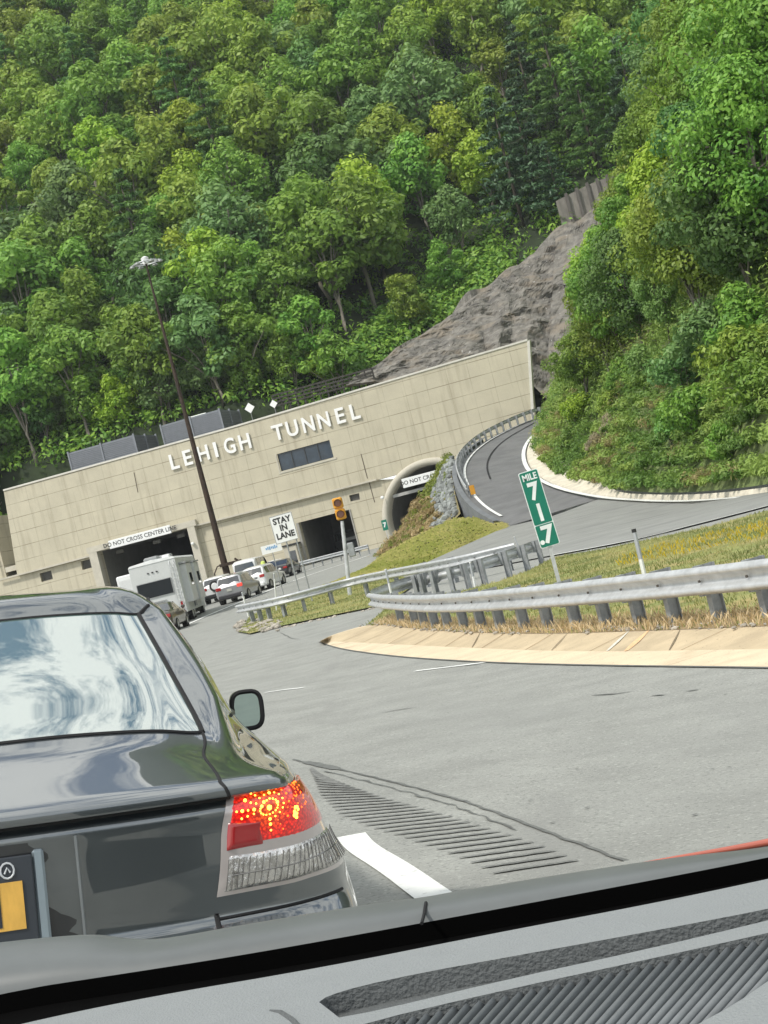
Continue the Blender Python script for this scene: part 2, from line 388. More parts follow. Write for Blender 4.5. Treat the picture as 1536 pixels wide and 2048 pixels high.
# ramp kerb (white concrete) and painted edges
kp = smoothpath(D((1118, 826, 141.5), (1105, 845, 136.8), (1066, 874, 126.8), (1051, 904, 118.8), (1061, 941, 107.8), (1110, 973, 97.8), (1203, 994, 86.8), (1300, 1001, 75.8), (1400, 1002, 67.8), (1536, 990, 58.2), (1750, 955, 47)), 2)
kw = M('pale_concrete', (.62, .57, .46), .8, var=.2, scale=1.2)
L0, L1, L2, L3 = [], [], [], []
for i, p in enumerate(kp):
    d = kp[min(i+1, len(kp)-1)]-kp[max(i-1, 0)]; d.z = 0; d.normalize(); nn = Vector((-d.y, d.x, 0))   # to the bank side?
    if nn.x < 0 and nn.y < 0: nn = -nn
    tt = proj(p)[0]; tt = 0 if i < len(kp)*.3 else tt; w = 1.7*(1-sstep(1090, 1260, tt))+.12
    L0.append(p+Vector((0, 0, .0))); L1.append(p+nn*.05+Vector((0, 0, .10))); L2.append(p+nn*(w*.5)+Vector((0, 0, .16))); L3.append(p+nn*w+Vector((0, 0, .22+.25*w)))
mb = MB(); mb.grid([L0, L1, L2, L3]); struct(mb.build('ramp_kerb', kw, auto=40))
mb = MB()
def ribbon3(mb, pts, w, up=.03):
    A_, B_ = [], []
    for i, p in enumerate(pts):
        d = pts[min(i+1, len(pts)-1)]-pts[max(i-1, 0)]; d.z = 0; d.normalize(); nn = Vector((-d.y, d.x, 0))
        A_.append(p+nn*w/2+Vector((0, 0, up))); B_.append(p-nn*w/2+Vector((0, 0, up)))
    mb.grid([A_, B_])
off_in = []
for i, p in enumerate(kp):
    d = kp[min(i+1, len(kp)-1)]-kp[max(i-1, 0)]; d.z = 0; d.normalize(); nn = Vector((-d.y, d.x, 0))
    if nn.x < 0 and nn.y < 0: nn = -nn
    off_in.append(p-nn*.25)
ribbon3(mb, off_in[:int(len(kp)*.9)], .28, .06)
ribbon3(mb, [p.lerp(q, .10) for p, q in list(zip(resample(rl2, 60), resample(rr2, 60)))[:56]], .18, .07)
ribbon3(mb, smoothpath([zed(G(u, v), 0) for u, v in ((1105, 1113), (1200, 1096), (1300, 1076), (1400, 1049), (1536, 1015), (1650, 982))], 1), .16, .05)
struct(mb.build('road_edge_lines', paint))
mb = MB()
ribbon3(mb, smoothpath([p.lerp(q, .42) for p, q in zip(resample(rl2, 12)[1:8], resample(rr2, 12)[1:8])], 2), .12, .04)
struct(mb.build('ramp_seam', black))
mb = MB()
wl = [G(u, v) for u, v in ((340, 1264), (360, 1256), (430, 1225), (500, 1197), (570, 1168), (640, 1143), (700, 1124), (735, 1112))]
ribbon(mb, smoothpath(wl, 1), .28, .02)
ribbon(mb, [G(590, 1150), G(650, 1129), G(725, 1106)], .22, .03)
ribbon(mb, [G(530, 1386), G(570, 1380), G(608, 1376)], .09, .008, 0)
ribbon(mb, [G(830, 1343), G(920, 1332), G(1015, 1320)], .09, .008, 0)
st = [G(u, v) for u, v in ((703, 1672), (722, 1697), (790, 1737), (862, 1790), (950, 1850))]
ribbon(mb, resample(smoothpath(st, 2), 24), .16, .007)
struct(mb.build('lane_markings', paint))
mb = MB()
sm = [G(u, v) for u, v in ((585, 1520), (640, 1531), (720, 1549), (830, 1576), (930, 1604), (1030, 1640), (1110, 1672), (1190, 1700), (1245, 1722), (1330, 1760))]
pth = resample(smoothpath(sm, 1), 120)
for i, p in enumerate(pth): p.x += .015*noise.noise(Vector((i*.31, 0, 0)))
wid = [max(.006, .022+.022*noise.noise(Vector((i*.2, 3, 0)))+(.06 if 6 < i < 22 else 0)) for i in range(120)]
ribbon(mb, pth, wid, .007)
pth2 = [p+Vector((-.07+.02*noise.noise(Vector((i*.3, 9, 0))), -.1, 0)) for i, p in enumerate(pth[20:90])]
ribbon(mb, pth2, [max(.002, .012+.02*noise.noise(Vector((i*.25, 5, 0)))) for i in range(70)], .007)
for a in (((760, 1427), (800, 1420), (835, 1415)), ((1180, 1392), (1230, 1389), (1270, 1383)), ((870, 1335), (960, 1330)), ((1300, 1393), (1325, 1392)), ((560, 1265), (585, 1278), (600, 1279)), ((1370, 1384), (1400, 1380))):
    q = resample([G(*b) for b in a], 9); ribbon(mb, [p+Vector((.03*noise.noise(p*3), 0, 0)) for p in q], [.008+.03*math.sin(math.pi*i/8) for i in range(9)], .007)
for k in range(45):
    p = G(rng.uniform(560, 1536), rng.uniform(1345, 1650)); s = rng.uniform(.006, .02); ribbon(mb, [p, p+Vector((s*1.5, s, 0))], s, .008)
struct(mb.build('road_cracks', tar))
# rumble strip: flat milled asphalt bands, groove shade put into their dark colour
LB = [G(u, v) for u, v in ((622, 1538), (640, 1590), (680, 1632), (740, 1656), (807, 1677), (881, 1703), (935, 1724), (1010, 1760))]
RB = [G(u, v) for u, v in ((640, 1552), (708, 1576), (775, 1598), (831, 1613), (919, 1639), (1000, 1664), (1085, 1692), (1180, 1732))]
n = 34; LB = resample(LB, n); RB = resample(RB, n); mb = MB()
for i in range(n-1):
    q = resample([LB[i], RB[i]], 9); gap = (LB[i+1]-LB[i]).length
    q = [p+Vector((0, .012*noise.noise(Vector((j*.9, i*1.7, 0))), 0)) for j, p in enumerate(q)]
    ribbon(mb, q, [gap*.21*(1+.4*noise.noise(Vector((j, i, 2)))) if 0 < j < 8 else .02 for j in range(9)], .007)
struct(mb.build('rumble_strip', M('milled_groove_shade', (.165, .168, .158), .9, var=.35, scale=20, bump=.5)))
# ------------------------------------------------------------------ BERM, RETAINING WALL
bT = D((744, 1136, 124), (766, 1112, 124.5), (798, 1074, 125), (824, 1036, 126), (846, 1004, 127), (870, 970, 128), (884, 942, 128.5), (902, 918, 129))
bB = D((740, 1136, 119), (775, 1108, 112), (830, 1077, 108), (878, 1053, 104), (908, 1042, 102), (922, 1030, 103), (910, 985, 110), (903, 950, 116), (908, 930, 121))
bT2, bB2 = resample(bT, 30), resample(bB, 30)
mb = MB(); berm_rows = loft2(bT2, bB2, 30, 12, lambda p, s, t: p+Vector((0, 0, .5*noise.noise(p*.5)))); mb.grid(berm_rows)
struct(mb.build('berm', M('berm_soil', (.20, .17, .08), .95, var=.4, scale=1)))
mb = MB(); seg = rl2[12:34]
mb.grid([[p+Vector((-.35, 0, .25)) for p in seg], [p+Vector((-.5, -.3, -3.6)) for p in seg]]); mb.grid([[p+Vector((-.35, 0, .25)) for p in seg], [p+Vector((-.02, 0, .24)) for p in seg]])
tag(mb.build('retaining_wall', M('wall_grey', (.16, .17, .18), .8, var=.25, scale=.6)), 'dark grey retaining wall holding up the curved ramp edge', 'wall')
# riprap rocks
mb = MB(); 
for k in range(900):
    i = rng.uniform(12, 28.9); j = rng.uniform(3.0, 10.9); a, b = int(i), int(j)
    if (j-3)/8 < (19-i)/9: continue
    p = berm_rows[b][a].lerp(berm_rows[b][min(29, a+1)], i-a); r = rng.uniform(.12, .34)
    bm = bmesh.new(); bmesh.ops.create_icosphere(bm, subdivisions=1, radius=r)
    rot = Matrix.Rotation(rng.uniform(0, 6), 3, 'X') @ Matrix.Rotation(rng.uniform(0, 6), 3, 'Z')
    vs = [rot @ Vector((v.co.x*1.2, v.co.y*.9, v.co.z*.6))*(1+.3*noise.noise(v.co*5+p))+p+Vector((0, 0, .1)) for v in bm.verts]
    mb.add(vs, [[v.index for v in f.verts] for f in bm.faces]); bm.free()
tag(mb.build('riprap', M('riprap_stone', (.22, .235, .225), .9, var=.7, scale=1.5, bump=.4)), 'loose grey riprap stones heaped on the berm below the ramp', 'stones', kind='stuff')
# ------------------------------------------------------------------ HILL, CLIFF, BANK
def YB(x): return 155-(max(-60, min(30, x))+38.6)*.2147
def Hh(x, y):
    return 10.5-5.5*sstep(-14, 10, x)+.74*(y-YB(x)-3)+2.2*noise.noise(Vector((x*.03, y*.03, 1)))+1.2*noise.noise(Vector((x*.09, y*.09, 4)))
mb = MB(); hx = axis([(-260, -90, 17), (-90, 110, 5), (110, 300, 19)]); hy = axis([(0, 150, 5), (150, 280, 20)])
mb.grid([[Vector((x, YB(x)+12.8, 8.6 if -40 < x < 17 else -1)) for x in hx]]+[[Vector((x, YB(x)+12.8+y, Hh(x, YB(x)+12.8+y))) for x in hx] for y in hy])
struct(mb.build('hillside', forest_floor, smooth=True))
cB_ = D((690, 775, 149), (760, 765, 150), (900, 740, 150), (1040, 745, 150), (1110, 815, 147), (1190, 860, 146))
cT_ = D((720, 752, 154), (800, 698, 158), (880, 645, 163), (950, 590, 167), (1030, 530, 171), (1110, 465, 176), (1200, 400, 180))
def crag(p, s, t):
    e = math.sin(math.pi*min(1, max(0, t)))**.5 if 0 < t < 1 else 0
    zt_ = p.z+.35*p.x+3.2*noise.noise(p*.11)
    lay = (zt_/5.2) % 1.0; blk = (math.floor(zt_/5.2)*1.7+p.x*.16+1.5*noise.noise(p*.12)) % 1.0
    st = 1.5*lay**1.5+1.2*abs(blk-.5)*2+1.2*abs(noise.noise(Vector((p.x*.18, p.z*.25, 0))))+.55*noise.noise(p*.7)+.22*noise.noise(p*1.9)+.12*noise.noise(p*4.5)
    return p+Vector((0, -st*min(1, 2.2*e), .3*noise.noise(p*.8)*e+(1.6*noise.noise(Vector((p.x*.25, 1, 1))) if t > .97 else 0)))
mb = MB(); cliff_rows = loft2(cB_, cT_, 150, 90, crag); mb.grid(cliff_rows); struct(mb.build('cliff', rock))
# rock ledge wrapping right of the facade end
mb = MB(); mb.grid(loft2(D((1085, 830, 146), (1200, 830, 143)), D((1110, 480, 172), (1290, 440, 168)), 50, 70, crag)); struct(mb.build('cliff_face', rock))
base = kp
bank_rows = []
nb = 46
bp_ = resample([p for p in kp], 70)
for j in range(nb):
    t = j*1.35; row = []
    for i, p in enumerate(bp_):
        f = i/69; d = Vector((.35+.25*(1-f), .80-.1*f, 0)).normalized()
        lo = (1-sstep(.42, .72, f))*2.0+.3
        q = p+d*(t+lo); q.z = p.z+.35+t*(.72)+(1.1*noise.noise(Vector((q.x*.12, q.y*.12, 3)))+.3*noise.noise(Vector((q.x*.5, q.y*.5, 7))))*min(1, t/3)
        row.append(q)
    bank_rows.append(row)
mb = MB(); mb.grid(bank_rows); struct(mb.build('bank', bank_soil, smooth=True))
# ------------------------------------------------------------------ TUNNEL BUILDING
FL, FR = P(10, 1200, 155), P(1055, 900, 143)
FO = Vector((FL.x, FL.y, 0)); fe = Vector((FR.x-FL.x, FR.y-FL.y, 0)); FLEN = fe.length; fe.normalize(); fn = Vector((-fe.y, fe.x, 0))
FM = Matrix(((fe.x, fn.x, 0, FO.x), (fe.y, fn.y, 0, FO.y), (0, 0, 1, 0), (0, 0, 0, 1)))
def fac(u, v, dep=0.0):               # pixel to facade coordinates (along, height), on a plane `dep` in front
    a = P(u, v, 1.0)-Vector((0, 0, EYE)); o = Vector((0, 0, EYE))
    t = ((FO-fn*dep-o).dot(fn))/a.dot(fn); q = o+a*t
    return ((q-FO).dot(fe), q.z)
tb = thing('tunnel_building', 'long pale concrete tunnel entrance building with raised white letters reading LEHIGH TUNNEL', 'tunnel entrance', mat=FM)
def plate(outline, holes, y0, y1):
    mb = MB(); loops = [[Vector((a, b, 0)) for a, b in outline]]+[[Vector((a, b, 0)) for a, b in h] for h in holes]
    tr = tessellate_polygon(loops); flat = [p for l in loops for p in l]
    mb.add([(p.x, y0, p.y) for p in flat], [tuple(t) for t in tr])
    mb.add([(p.x, y1, p.y) for p in flat], [tuple(t) for t in tr])
    for l in loops:
        n = len(l); mb.add([(p.x, y0, p.y) for p in l]+[(p.x, y1, p.y) for p in l], [(i, (i+1) % n, (i+1) % n+n, i+n) for i in range(n)])
    return mb
# levels
m0 = fac(182, 1113); m1 = fac(394, 1052); m2 = fac(755, 960); 
zm = lambda s: np.interp(s, [m0[0], m1[0], m2[0]], [m0[1], m1[1], m2[1]])
tl, tm, tr_ = fac(10, 982), fac(470, 855), fac(1056, 682)
pTL, pTR = fac(190, 1103), fac(386, 1056); pBL = fac(215, 1165)
ptop = (pTL[1]+pTR[1])/2
px0, px1 = fac(203, 1120)[0], fac(390, 1100)[0]
ac = fac(876, 1027); ar = (fac(850, 918)[1]-ac[1]); AR_IN = ar-.62
arc = [(ac[0]+ar*math.cos(a), ac[1]+ar*math.sin(a)) for a in [math.radians(-35+k*250/40) for k in range(41)]]
arc_b = [(ac[0]+AR_IN*math.cos(a), ac[1]+AR_IN*math.sin(a)) for a in [math.radians(-35+k*250/40) for k in range(41)]]
ground_z = lambda s: 1.0
wx0, wx1 = fac(560, 925)[0], fac(664, 895)[0]; wz1 = (fac(560, 907)[1]+fac(660, 880)[1])/2; wz0 = (fac(566, 943)[1]+fac(668, 914)[1])/2
gx0, gx1 = fac(606, 1080)[0], fac(708, 1060)[0]; gz1 = (fac(596, 1046)[1]+fac(697, 1019)[1])/2
# upper block (proud) with window and notch for the left portal
up_out = [tl, tm, tr_, (FLEN+.05, -0.5), (ac[0]+ar*.75, -.5)]
up_out += [q for q in arc if q[1] >= zm(q[0])]                    # right side going over the arch to the left
up_out += [(m2[0], zm(m2[0])), (m1[0], m1[1]), (px1+.75, zm(px1+.75)), (px1+.75, ptop+.55), (px0-.85, ptop+.55), (px0-.85, zm(px0-.85)), (fac(37, 1150)[0], zm(0.8))]
up_out = [q for q in up_out]
plate(up_out, [[(wx0, wz0), (wx1, wz0), (wx1, wz1), (wx0, wz1)]], -.28, .6).build('upper_wall', fm, tb)
vent = [fac(698, 991), fac(718, 986), fac(720, 999), fac(701, 1003)]
lo_out = [(-.6, zm(0)-.004), (px0-.85, zm(px0-.85)-.004), (px0-.85, ptop+.55), (px1+.75, ptop+.55), (px1+.75, zm(px1+.75)-.004), (m2[0], zm(m2[0])-.004)]
lo_out += [q for q in arc if q[1] < zm(q[0]) and q[0] < ac[0]]
lo_out += [(arc[-1][0]+.1, -.5), (-.6, -.5)]
vts = [vent]+[[fac(u, v), fac(u+23, v-6), fac(u+27, v+11), fac(u+4, v+17)] for u, v in ((161, 1123), (79, 1147))]
plate(lo_out, [[(px0, -.4), (px1, -.4), (px1, ptop), (px0, ptop)], [(gx0, 0), (gx1, 0), (gx1, gz1), (gx0, gz1)]]+vts, 0, .7).build('lower_wall', fm, tb)
for v_ in vts:
    xs = [a for a, b in v_]; zs = [b for a, b in v_]; mb = MB(); x0, x1, z0, z1 = min(xs), max(xs), min(zs), max(zs)
    mb.box(((x0+x1)/2, .6, (z0+z1)/2), (x1-x0+.1, .04, z1-z0+.1))
    for k in range(6): mb.box(((x0+x1)/2, .3, z0+(k+.5)*(z1-z0)/6), (x1-x0-.04, .12, .05))
    mb.build('vent', M('vent_metal', (.16, .155, .14), .6), tb)
# body behind the facade, roof slab
mb = MB(); mb.box((FLEN/2, 6.5, 7.5+.3), (FLEN-.4, 11.5, .5)); mb.build('roof', trimc, tb)
mb = MB()
mb.box((.2, 6.5, 6.2), (.4, 11.6, 14)); mb.box((FLEN-.2, 6.5, 5.5), (.4, 11.6, 14))
mb.box((FLEN/2, 12.4, 11.2), (FLEN-.9, .3, 4)); mb.build('side_wall', fm, tb)
# coping
mb = MB(); seg = [tl, tm, tr_]
for a, b in zip(seg, seg[1:]):
    mb.prism([(a[0]-.0, -.36, a[1]), (b[0]+.0, -.36, b[1]), (b[0], -.36, b[1]+.16), (a[0], -.36, a[1]+.16)], (0, 1.0, 0))
mb.build('coping', M('coping_light', (.62, .60, .54), .8, var=.1), tb)
mb = MB(); e1 = fac(1092, 824)
mb.prism([(FLEN-.05, -.33, e1[1]-6), (FLEN+.2, -.33, e1[1]-6), (tr_[0]+.2, -.33, tr_[1]), (tr_[0]-.05, -.33, tr_[1])], (0, .9, 0)); mb.build('corner_trim', M('coping_light'), tb)
# ledge moulding
for a, b in ((0., px0-.86), (px1+.76, m2[0])):
    mb = MB(); mb.prism([(a, -.42, zm(a)-.02), (b, -.42, zm(b)-.02), (b, -.42, zm(b)+.14), (a, -.42, zm(a)+.14)], (0, .138, 0)); mb.build('ledge', trimc, tb)
# vertical expansion joints
for (u0, v0, u1, v1) in ((268, 945, 276, 985), (722, 908, 735, 957), (737, 965, 748, 1005)):
    a, b = fac(u0, v0, .29), fac(u1, v1, .29); dd = -.285 if v0 < 960 else -.004
    mb = MB(); mb.prism([(a[0]-.04, dd, a[1]), (a[0]+.04, dd, a[1]), (b[0]+.04, dd, b[1]), (b[0]-.04, dd, b[1])], (0, -.006, 0)); mb.build('expansion_joint', M('joint_dark', (.10, .08, .06), .9), tb)
# left portal surround
mb = MB()
mb.box((px0-.42, -.25, ptop/2), (.84, .9, ptop+.1)); mb.box((px1+.37, -.25, ptop/2), (.74, .9, ptop+.1)); mb.box(((px0+px1)/2, -.25, ptop+.32), (px1-px0+1.9, .94, .56))
mb.build('portal_frame', trimc, tb)
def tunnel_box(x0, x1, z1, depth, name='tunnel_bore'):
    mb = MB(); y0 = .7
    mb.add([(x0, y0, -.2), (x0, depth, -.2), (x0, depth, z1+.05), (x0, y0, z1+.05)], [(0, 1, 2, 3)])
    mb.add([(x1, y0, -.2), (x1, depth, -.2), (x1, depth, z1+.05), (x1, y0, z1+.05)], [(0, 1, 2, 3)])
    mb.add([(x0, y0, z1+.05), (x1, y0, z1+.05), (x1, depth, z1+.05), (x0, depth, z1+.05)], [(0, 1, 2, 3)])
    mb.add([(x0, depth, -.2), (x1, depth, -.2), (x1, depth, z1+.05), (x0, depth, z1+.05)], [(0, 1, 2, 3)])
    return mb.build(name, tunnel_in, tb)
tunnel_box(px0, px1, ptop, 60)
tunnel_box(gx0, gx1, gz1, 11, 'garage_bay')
for k, x in enumerate((px0+1.4, (px0+px1)/2+.6, px1-1.6)): mb = MB(); mb.box((x, 1.6, ptop-.45), (.8, .3, .35), bev=.04); mb.build('ceiling_lamp', M('lamp_grey', (.12, .12, .11), .6), tb)
# garage doorway trim
for x, w in ((gx0-.14, .24), (gx1+.08, .14)): mb = MB(); mb.box((x, -.03, gz1/2), (w, .1, gz1)); mb.build('door_frame', M('door_trim', (.30, .29, .26), .6, .2), tb)
# arch ring
mb = MB(); rows = []
for a in [math.radians(-35+k*250/48) for k in range(49)]:
    c_, s_ = math.cos(a), math.sin(a); prof = [(ar+.02, -.28), (ar+.02, -.50), (ar-.12, -.66), (ar-.32, -.70), (ar-.50, -.62), (AR_IN, -.42), (AR_IN, 1.0)]
    rows.append([(ac[0]+r*c_, y, ac[1]+r*s_) for r, y in prof])
mb.grid(rows); mb.build('arch_ring', trimc, tb, auto=50)
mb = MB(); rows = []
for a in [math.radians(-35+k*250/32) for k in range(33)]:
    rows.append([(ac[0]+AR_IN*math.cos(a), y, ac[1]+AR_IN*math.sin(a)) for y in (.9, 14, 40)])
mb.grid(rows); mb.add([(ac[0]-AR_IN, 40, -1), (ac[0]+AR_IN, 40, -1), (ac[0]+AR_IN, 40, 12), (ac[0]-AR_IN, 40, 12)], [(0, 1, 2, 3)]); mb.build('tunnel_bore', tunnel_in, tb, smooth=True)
# window: frame and four panes
fr = MB(); w = wx1-wx0; h = wz1-wz0; cx, cz = (wx0+wx1)/2, (wz0+wz1)/2
for x in [wx0+w*k/4 for k in range(5)]: fr.box((x, -.12, cz), (.09, .10, h))
fr.box((cx, -.122, wz0), (w+.09, .10, .09)); fr.box((cx, -.122, wz1), (w+.09, .10, .09))
wf = fr.build('window', M('window_frame', (.05, .055, .06), .5, .3), tb)
pm = MB()
for k in range(4): pm.box((wx0+w*(k+.5)/4, -.10, cz), (w/4-.09, .02, h-.09))
pm.build('pane', M('blue_glass', (.03, .045, .065), .25, var=.25, scale=1.5, coat=.3), wf)
sm_ = MB(); sm_.box((cx, -.31, wz0-.12), (w+.5, .05, .16)); sm_.box((wx0-.16, -.31, cz), (.12, .05, h+.1)); sm_.build('sill', trimc, wf)
# raised letters
LET = (('L', 348, 925), ('E', 375, 917), ('H', 407, 908), ('I', 432, 901), ('G', 460, 893), ('H', 490, 885), ('T', 557, 866), ('U', 585, 858), ('N', 617, 850), ('N', 648, 842), ('E', 680, 833), ('L', 709, 825))
lm = M('letter_white', (.82, .82, .80), .4, var=.04)
for ch, u, v in LET:
    s_, z_ = fac(u, v, .4)
    text_obj('letter', ch, 1.98, lm, (s_, -.42, z_), tb, ext=.05, bold=.04, sx={'I': 1.1, 'G': .82, 'N': .84, 'U': .9, 'H': .9, 'T': .95}.get(ch, .98))
# left wing wall
wl0, wl1 = fac(-160, 1125, -.6), fac(36, 1077, -.6)
mb = MB(); mb.prism([(wl0[0]-10, .7, -.5), (.2, .7, -.5), (.2, .7, wl1[1]), (wl0[0]-10, .7, wl0[1]-.4)], (0, .6, 0)); mb.build('wing_wall', fm, tb)
# overhead signs
def board_sign(label, u, v, wid, hei, dep, msg, size, base_d=0):
    s_, z_ = fac(u, v, dep)
    t = thing('portal_sign', label, 'sign', mat=FM @ Matrix.Translation((s_, -dep, z_)))
    mb = MB(); mb.box((0, 0, 0), (wid, .08, hei), bev=.02); mb.build('panel', white, t)
    text_obj('lettering', msg, size, M('sign_black', (.03, .03, .03), .5), (0, -.047, 0), t, ext=.004, bold=.006, sx=1.0)
    return t
s0, s1 = fac(218, 1091, .75), fac(341, 1059, .75); L_ = s1[0]-s0[0]
board_sign('long white sign reading DO NOT CROSS CENTER LINE over the left square tunnel mouth', 279.5, 1074, L_, .80, .78, 'DO NOT CROSS CENTER LINE', .555)
s0b = fac(800, 974, .2); 
t = board_sign('long white sign reading DO NOT CROSS CENTER LINE inside the arched tunnel mouth', 872, 950, 6.4, .85, .74, 'DO NOT CROSS CENTER LINE', .50)
mb = MB(); a0 = fac(790, 993, .1); a1 = fac(870, 970, .1); mb.box(((a0[0]+a1[0])/2+1, -.1, (a0[1]+a1[1])/2), (a1[0]-a0[0]+2.4, .3, .28)); mb.build('cross_beam', M('beam_grey', (.38, .38, .36), .6), tb)
mb = MB(); q = fac(765, 995, 1.1); mb.box((q[0], -1.15, q[1]), (.32, .35, .28), bev=.08); mb.tube([(q[0], -.8, q[1]), (q[0], -1.1, q[1])], .05); mb.build('wall_lamp', white, tb)
mb = MB(); q = fac(386, 1087, .8); mb.box((q[0], -.9, q[1]), (.3, .3, .25), bev=.06); mb.build('wall_lamp', white, tb)
q = fac(770, 1050, 1.1)
t = thing('marker_sign', 'tiny green marker sign with white numeral at the foot of the arched tunnel mouth', 'sign', mat=FM @ Matrix.Translation((q[0], -1.2, q[1])))
mb = MB(); mb.box((0, 0, 0), (.5, .03, .95)); mb.build('panel', signgreen, t); mb = MB(); mb.tube([(0, .04, -1.4), (0, .04, .4)], .03); mb.build('post', galv, t); text_obj('numeral', '7', .6, white, (0, -.02, 0), t, ext=.003, bold=.02)
# door cabinet beside the garage
q0, q1 = fac(572, 1120, .5), fac(598, 1112, .5)
t = thing('utility_cabinet', 'small beige booth with dark window left of the garage opening', 'booth', mat=FM @ Matrix.Translation((q0[0]+.3, -.75, 0)))
mb = MB(); mb.box((.6, 0, 1.9), (1.3, 1.2, 2.6), bev=.04); mb.build('body', M('booth_beige', (.45, .42, .34), .7), t); mb = MB(); mb.box((.75, -.605, 2.1), (.6, .03, 1.2)); mb.build('window', glassd, t)
mb = MB(); mb.box((.6, 0, 3.28), (1.5, 1.4, .14)); mb.build('roof', dark, t)
# roof louver screens
def screen(label, pts):
    (u0, v0), (u1, v1), (u2, v2), hgt = pts
    a = fac(u0, v0, -3.0); b = fac(u1, v1, -3.0)
    s0, s1 = a[0], b[0]; zb = min(a[1], b[1])-.6; 
    c = fac(u2, v2, -7.5)
    t = thing('louver_screen', label, 'rooftop screen', mat=FM @ Matrix.Translation((s0, 3.0, zb)), group='rooftop louver screens')
    Lx = (s1-s0)*1.10; Dy = 6.0; H = hgt+.8; mb = MB(); mt = M('screen_grey', (.21, .225, .25), .55, .3, var=.1)
    for k in range(int(H/.17)):
        z = .08+k*.17; mb.box((Lx/2, 0, z), (Lx, .06, .12)); mb.box((Lx, Dy/2, z), (.06, Dy, .12)); mb.box((0, Dy/2, z), (.06, Dy, .12))
    mb.box((Lx/2, .12, H/2), (Lx-.1, .04, H-.1)); mb.box((Lx-.1, Dy/2, H/2), (.04, Dy-.1, H-.1)); mb.box((Lx/2, Dy, H/2), (Lx, .05, H)); mb.build('slats', mt, t)
    for x, y in ((0, 0), (Lx/2, -.02), (Lx, 0), (Lx, Dy*.5), (Lx, Dy)): mb2 = MB(); mb2.box((x, y, H/2+.02), (.16, .16, H+.1)); mb2.build('post', M('screen_post', (.22, .235, .26), .55, .3), t)
    return t
screen('grey louvered rooftop screen nearest the left end of the tunnel roof', ((143, 934), (262, 903), (305, 875), 1.35))
screen('grey louvered rooftop screen behind the lamp mast with a pale vent above it', ((328, 880), (435, 852), (473, 825), 1.35))
q = fac(392, 838, -6); t = thing('roof_vent', 'pale rounded vent just above the second rooftop screen', 'vent', mat=FM @ Matrix.Translation((q[0], 6, q[1]-.9)))
mb = MB(); mb.tube([(0, 0, -2), (0, 0, .7), (0, 0, .9)], [.9, .9, .6], 14); mb.build('stack', M('vent_pale', (.42, .45, .42), .5, .3), t, auto=40)
mb = MB(); mb.tube([(-1.3, 0, .95), (-1.1, 0, 1.15), (1.1, 0, 1.15), (1.3, 0, .95)], .12, 6); mb.build('cap', M('vent_pale'), t)
for (u, v, lb) in ((499, 816, 'white diamond panel on the tunnel roof edge, the left and larger one'), (547, 808, 'white diamond panel on the tunnel roof edge, the right and smaller one')):
    q = fac(u, v, -1.5); t = thing('diamond_sign', lb, 'sign', mat=FM @ Matrix.Translation((q[0], 1.5, q[1])), group='diamond panels on the roof')
    r = .50 if u < 520 else .40; mb = MB(); mb.prism([(r, 0, 0), (0, 0, r), (-r, 0, 0), (0, 0, -r)], (0, .04, 0)); mb.build('panel', white, t)
    mb = MB(); mb.tube([(0, .06, -1.6), (0, .06, 0)], .03, 6); mb.build('post', post_steel, t)
# timber crib fence behind the parapet
t = thing('slat_fence', 'dark horizontal rail fence running behind the tunnel roof', 'fence', mat=FM @ Matrix.Translation((0, 0, 0)))
a, b = fac(545, 800, -4), fac(745, 745, -4); mb = MB()
for k in range(4):
    z = k*.34-.7; mb.prism([(a[0], 4, a[1]+z), (b[0], 4, b[1]+z), (b[0], 4, b[1]+z+.16), (a[0], 4, a[1]+z+.16)], (0, .06, 0))
mb.build('rails', M('old_timber', (.045, .042, .036), .85, var=.4), t)
mb = MB()
for k in range(14):
    f = k/13; x = a[0]+(b[0]-a[0])*f; z = a[1]+(b[1]-a[1])*f; mb2 = MB(); mb2.box((x, 4.12, z-.6), (.14, .12, 2.0)); mb2.build('post', M('old_timber'), t)
# concrete panel wall high on the cut
t = thing('panel_wall', 'tall weathered concrete panel wall high above the rock cut', 'wall')
q = D((1112, 402, 177), (1175, 370, 177), (1235, 346, 176), (1290, 325, 176))
for i in range(3):
    a, b = q[i], q[i+1]; n_ = 3
    for k in range(n_):
        c0 = a.lerp(b, k/n_); c1 = a.lerp(b, (k+.9)/n_); mb = MB(); mb.prism([c0, c1, c1-Vector((0, 0, 7)), c0-Vector((0, 0, 7))], (0, .35, 0)); mb.build('panel', M('wall_panel', (.22, .205, .18), .9, var=.35, scale=1.2, stretch=(1, 1, .3)), t)
        mb = MB(); p_ = a.lerp(b, (k+.95)/n_); mb.box((p_.x, p_.y-.1, p_.z-3.4), (.3, .5, 7.3)); mb.build('post', M('wall_post', (.12, .11, .10), .9), t)
# ------------------------------------------------------------------ MAST, SIGNALS, SIGNS
mbx = P(455, 1150, 128); mz = Hg(mbx.x, 128); H_ = P(292, 528, 128).z; topx = P(292, 528, 128).x
t = thing('light_mast', 'very tall rusty brown high-mast light pole with a ring of floodlights', 'lamp post', (mbx.x, 128, mz))
mb = MB(); n_ = 12; mb.tube([((topx-mbx.x)*k/n_, 0, (H_-mz)*k/n_) for k in range(n_+1)], [.29-.22*k/n_ for k in range(n_+1)], 12); mb.build('pole', rust, t, auto=40)
hx_, hz_ = topx-mbx.x, H_-mz; mb = MB()
mb.tube([(hx_+1.0*math.cos(a), .9*math.sin(a), hz_+.1) for a in [k*math.pi/8 for k in range(17)]], .05, 6)
mb.tube([(hx_-1.1, 0, hz_+.1), (hx_+1.1, 0, hz_+.1)], .06, 6); mb.tube([(hx_, -1, hz_+.1), (hx_, 1, hz_+.1)], .06, 6); mb.build('ring', galv, t)
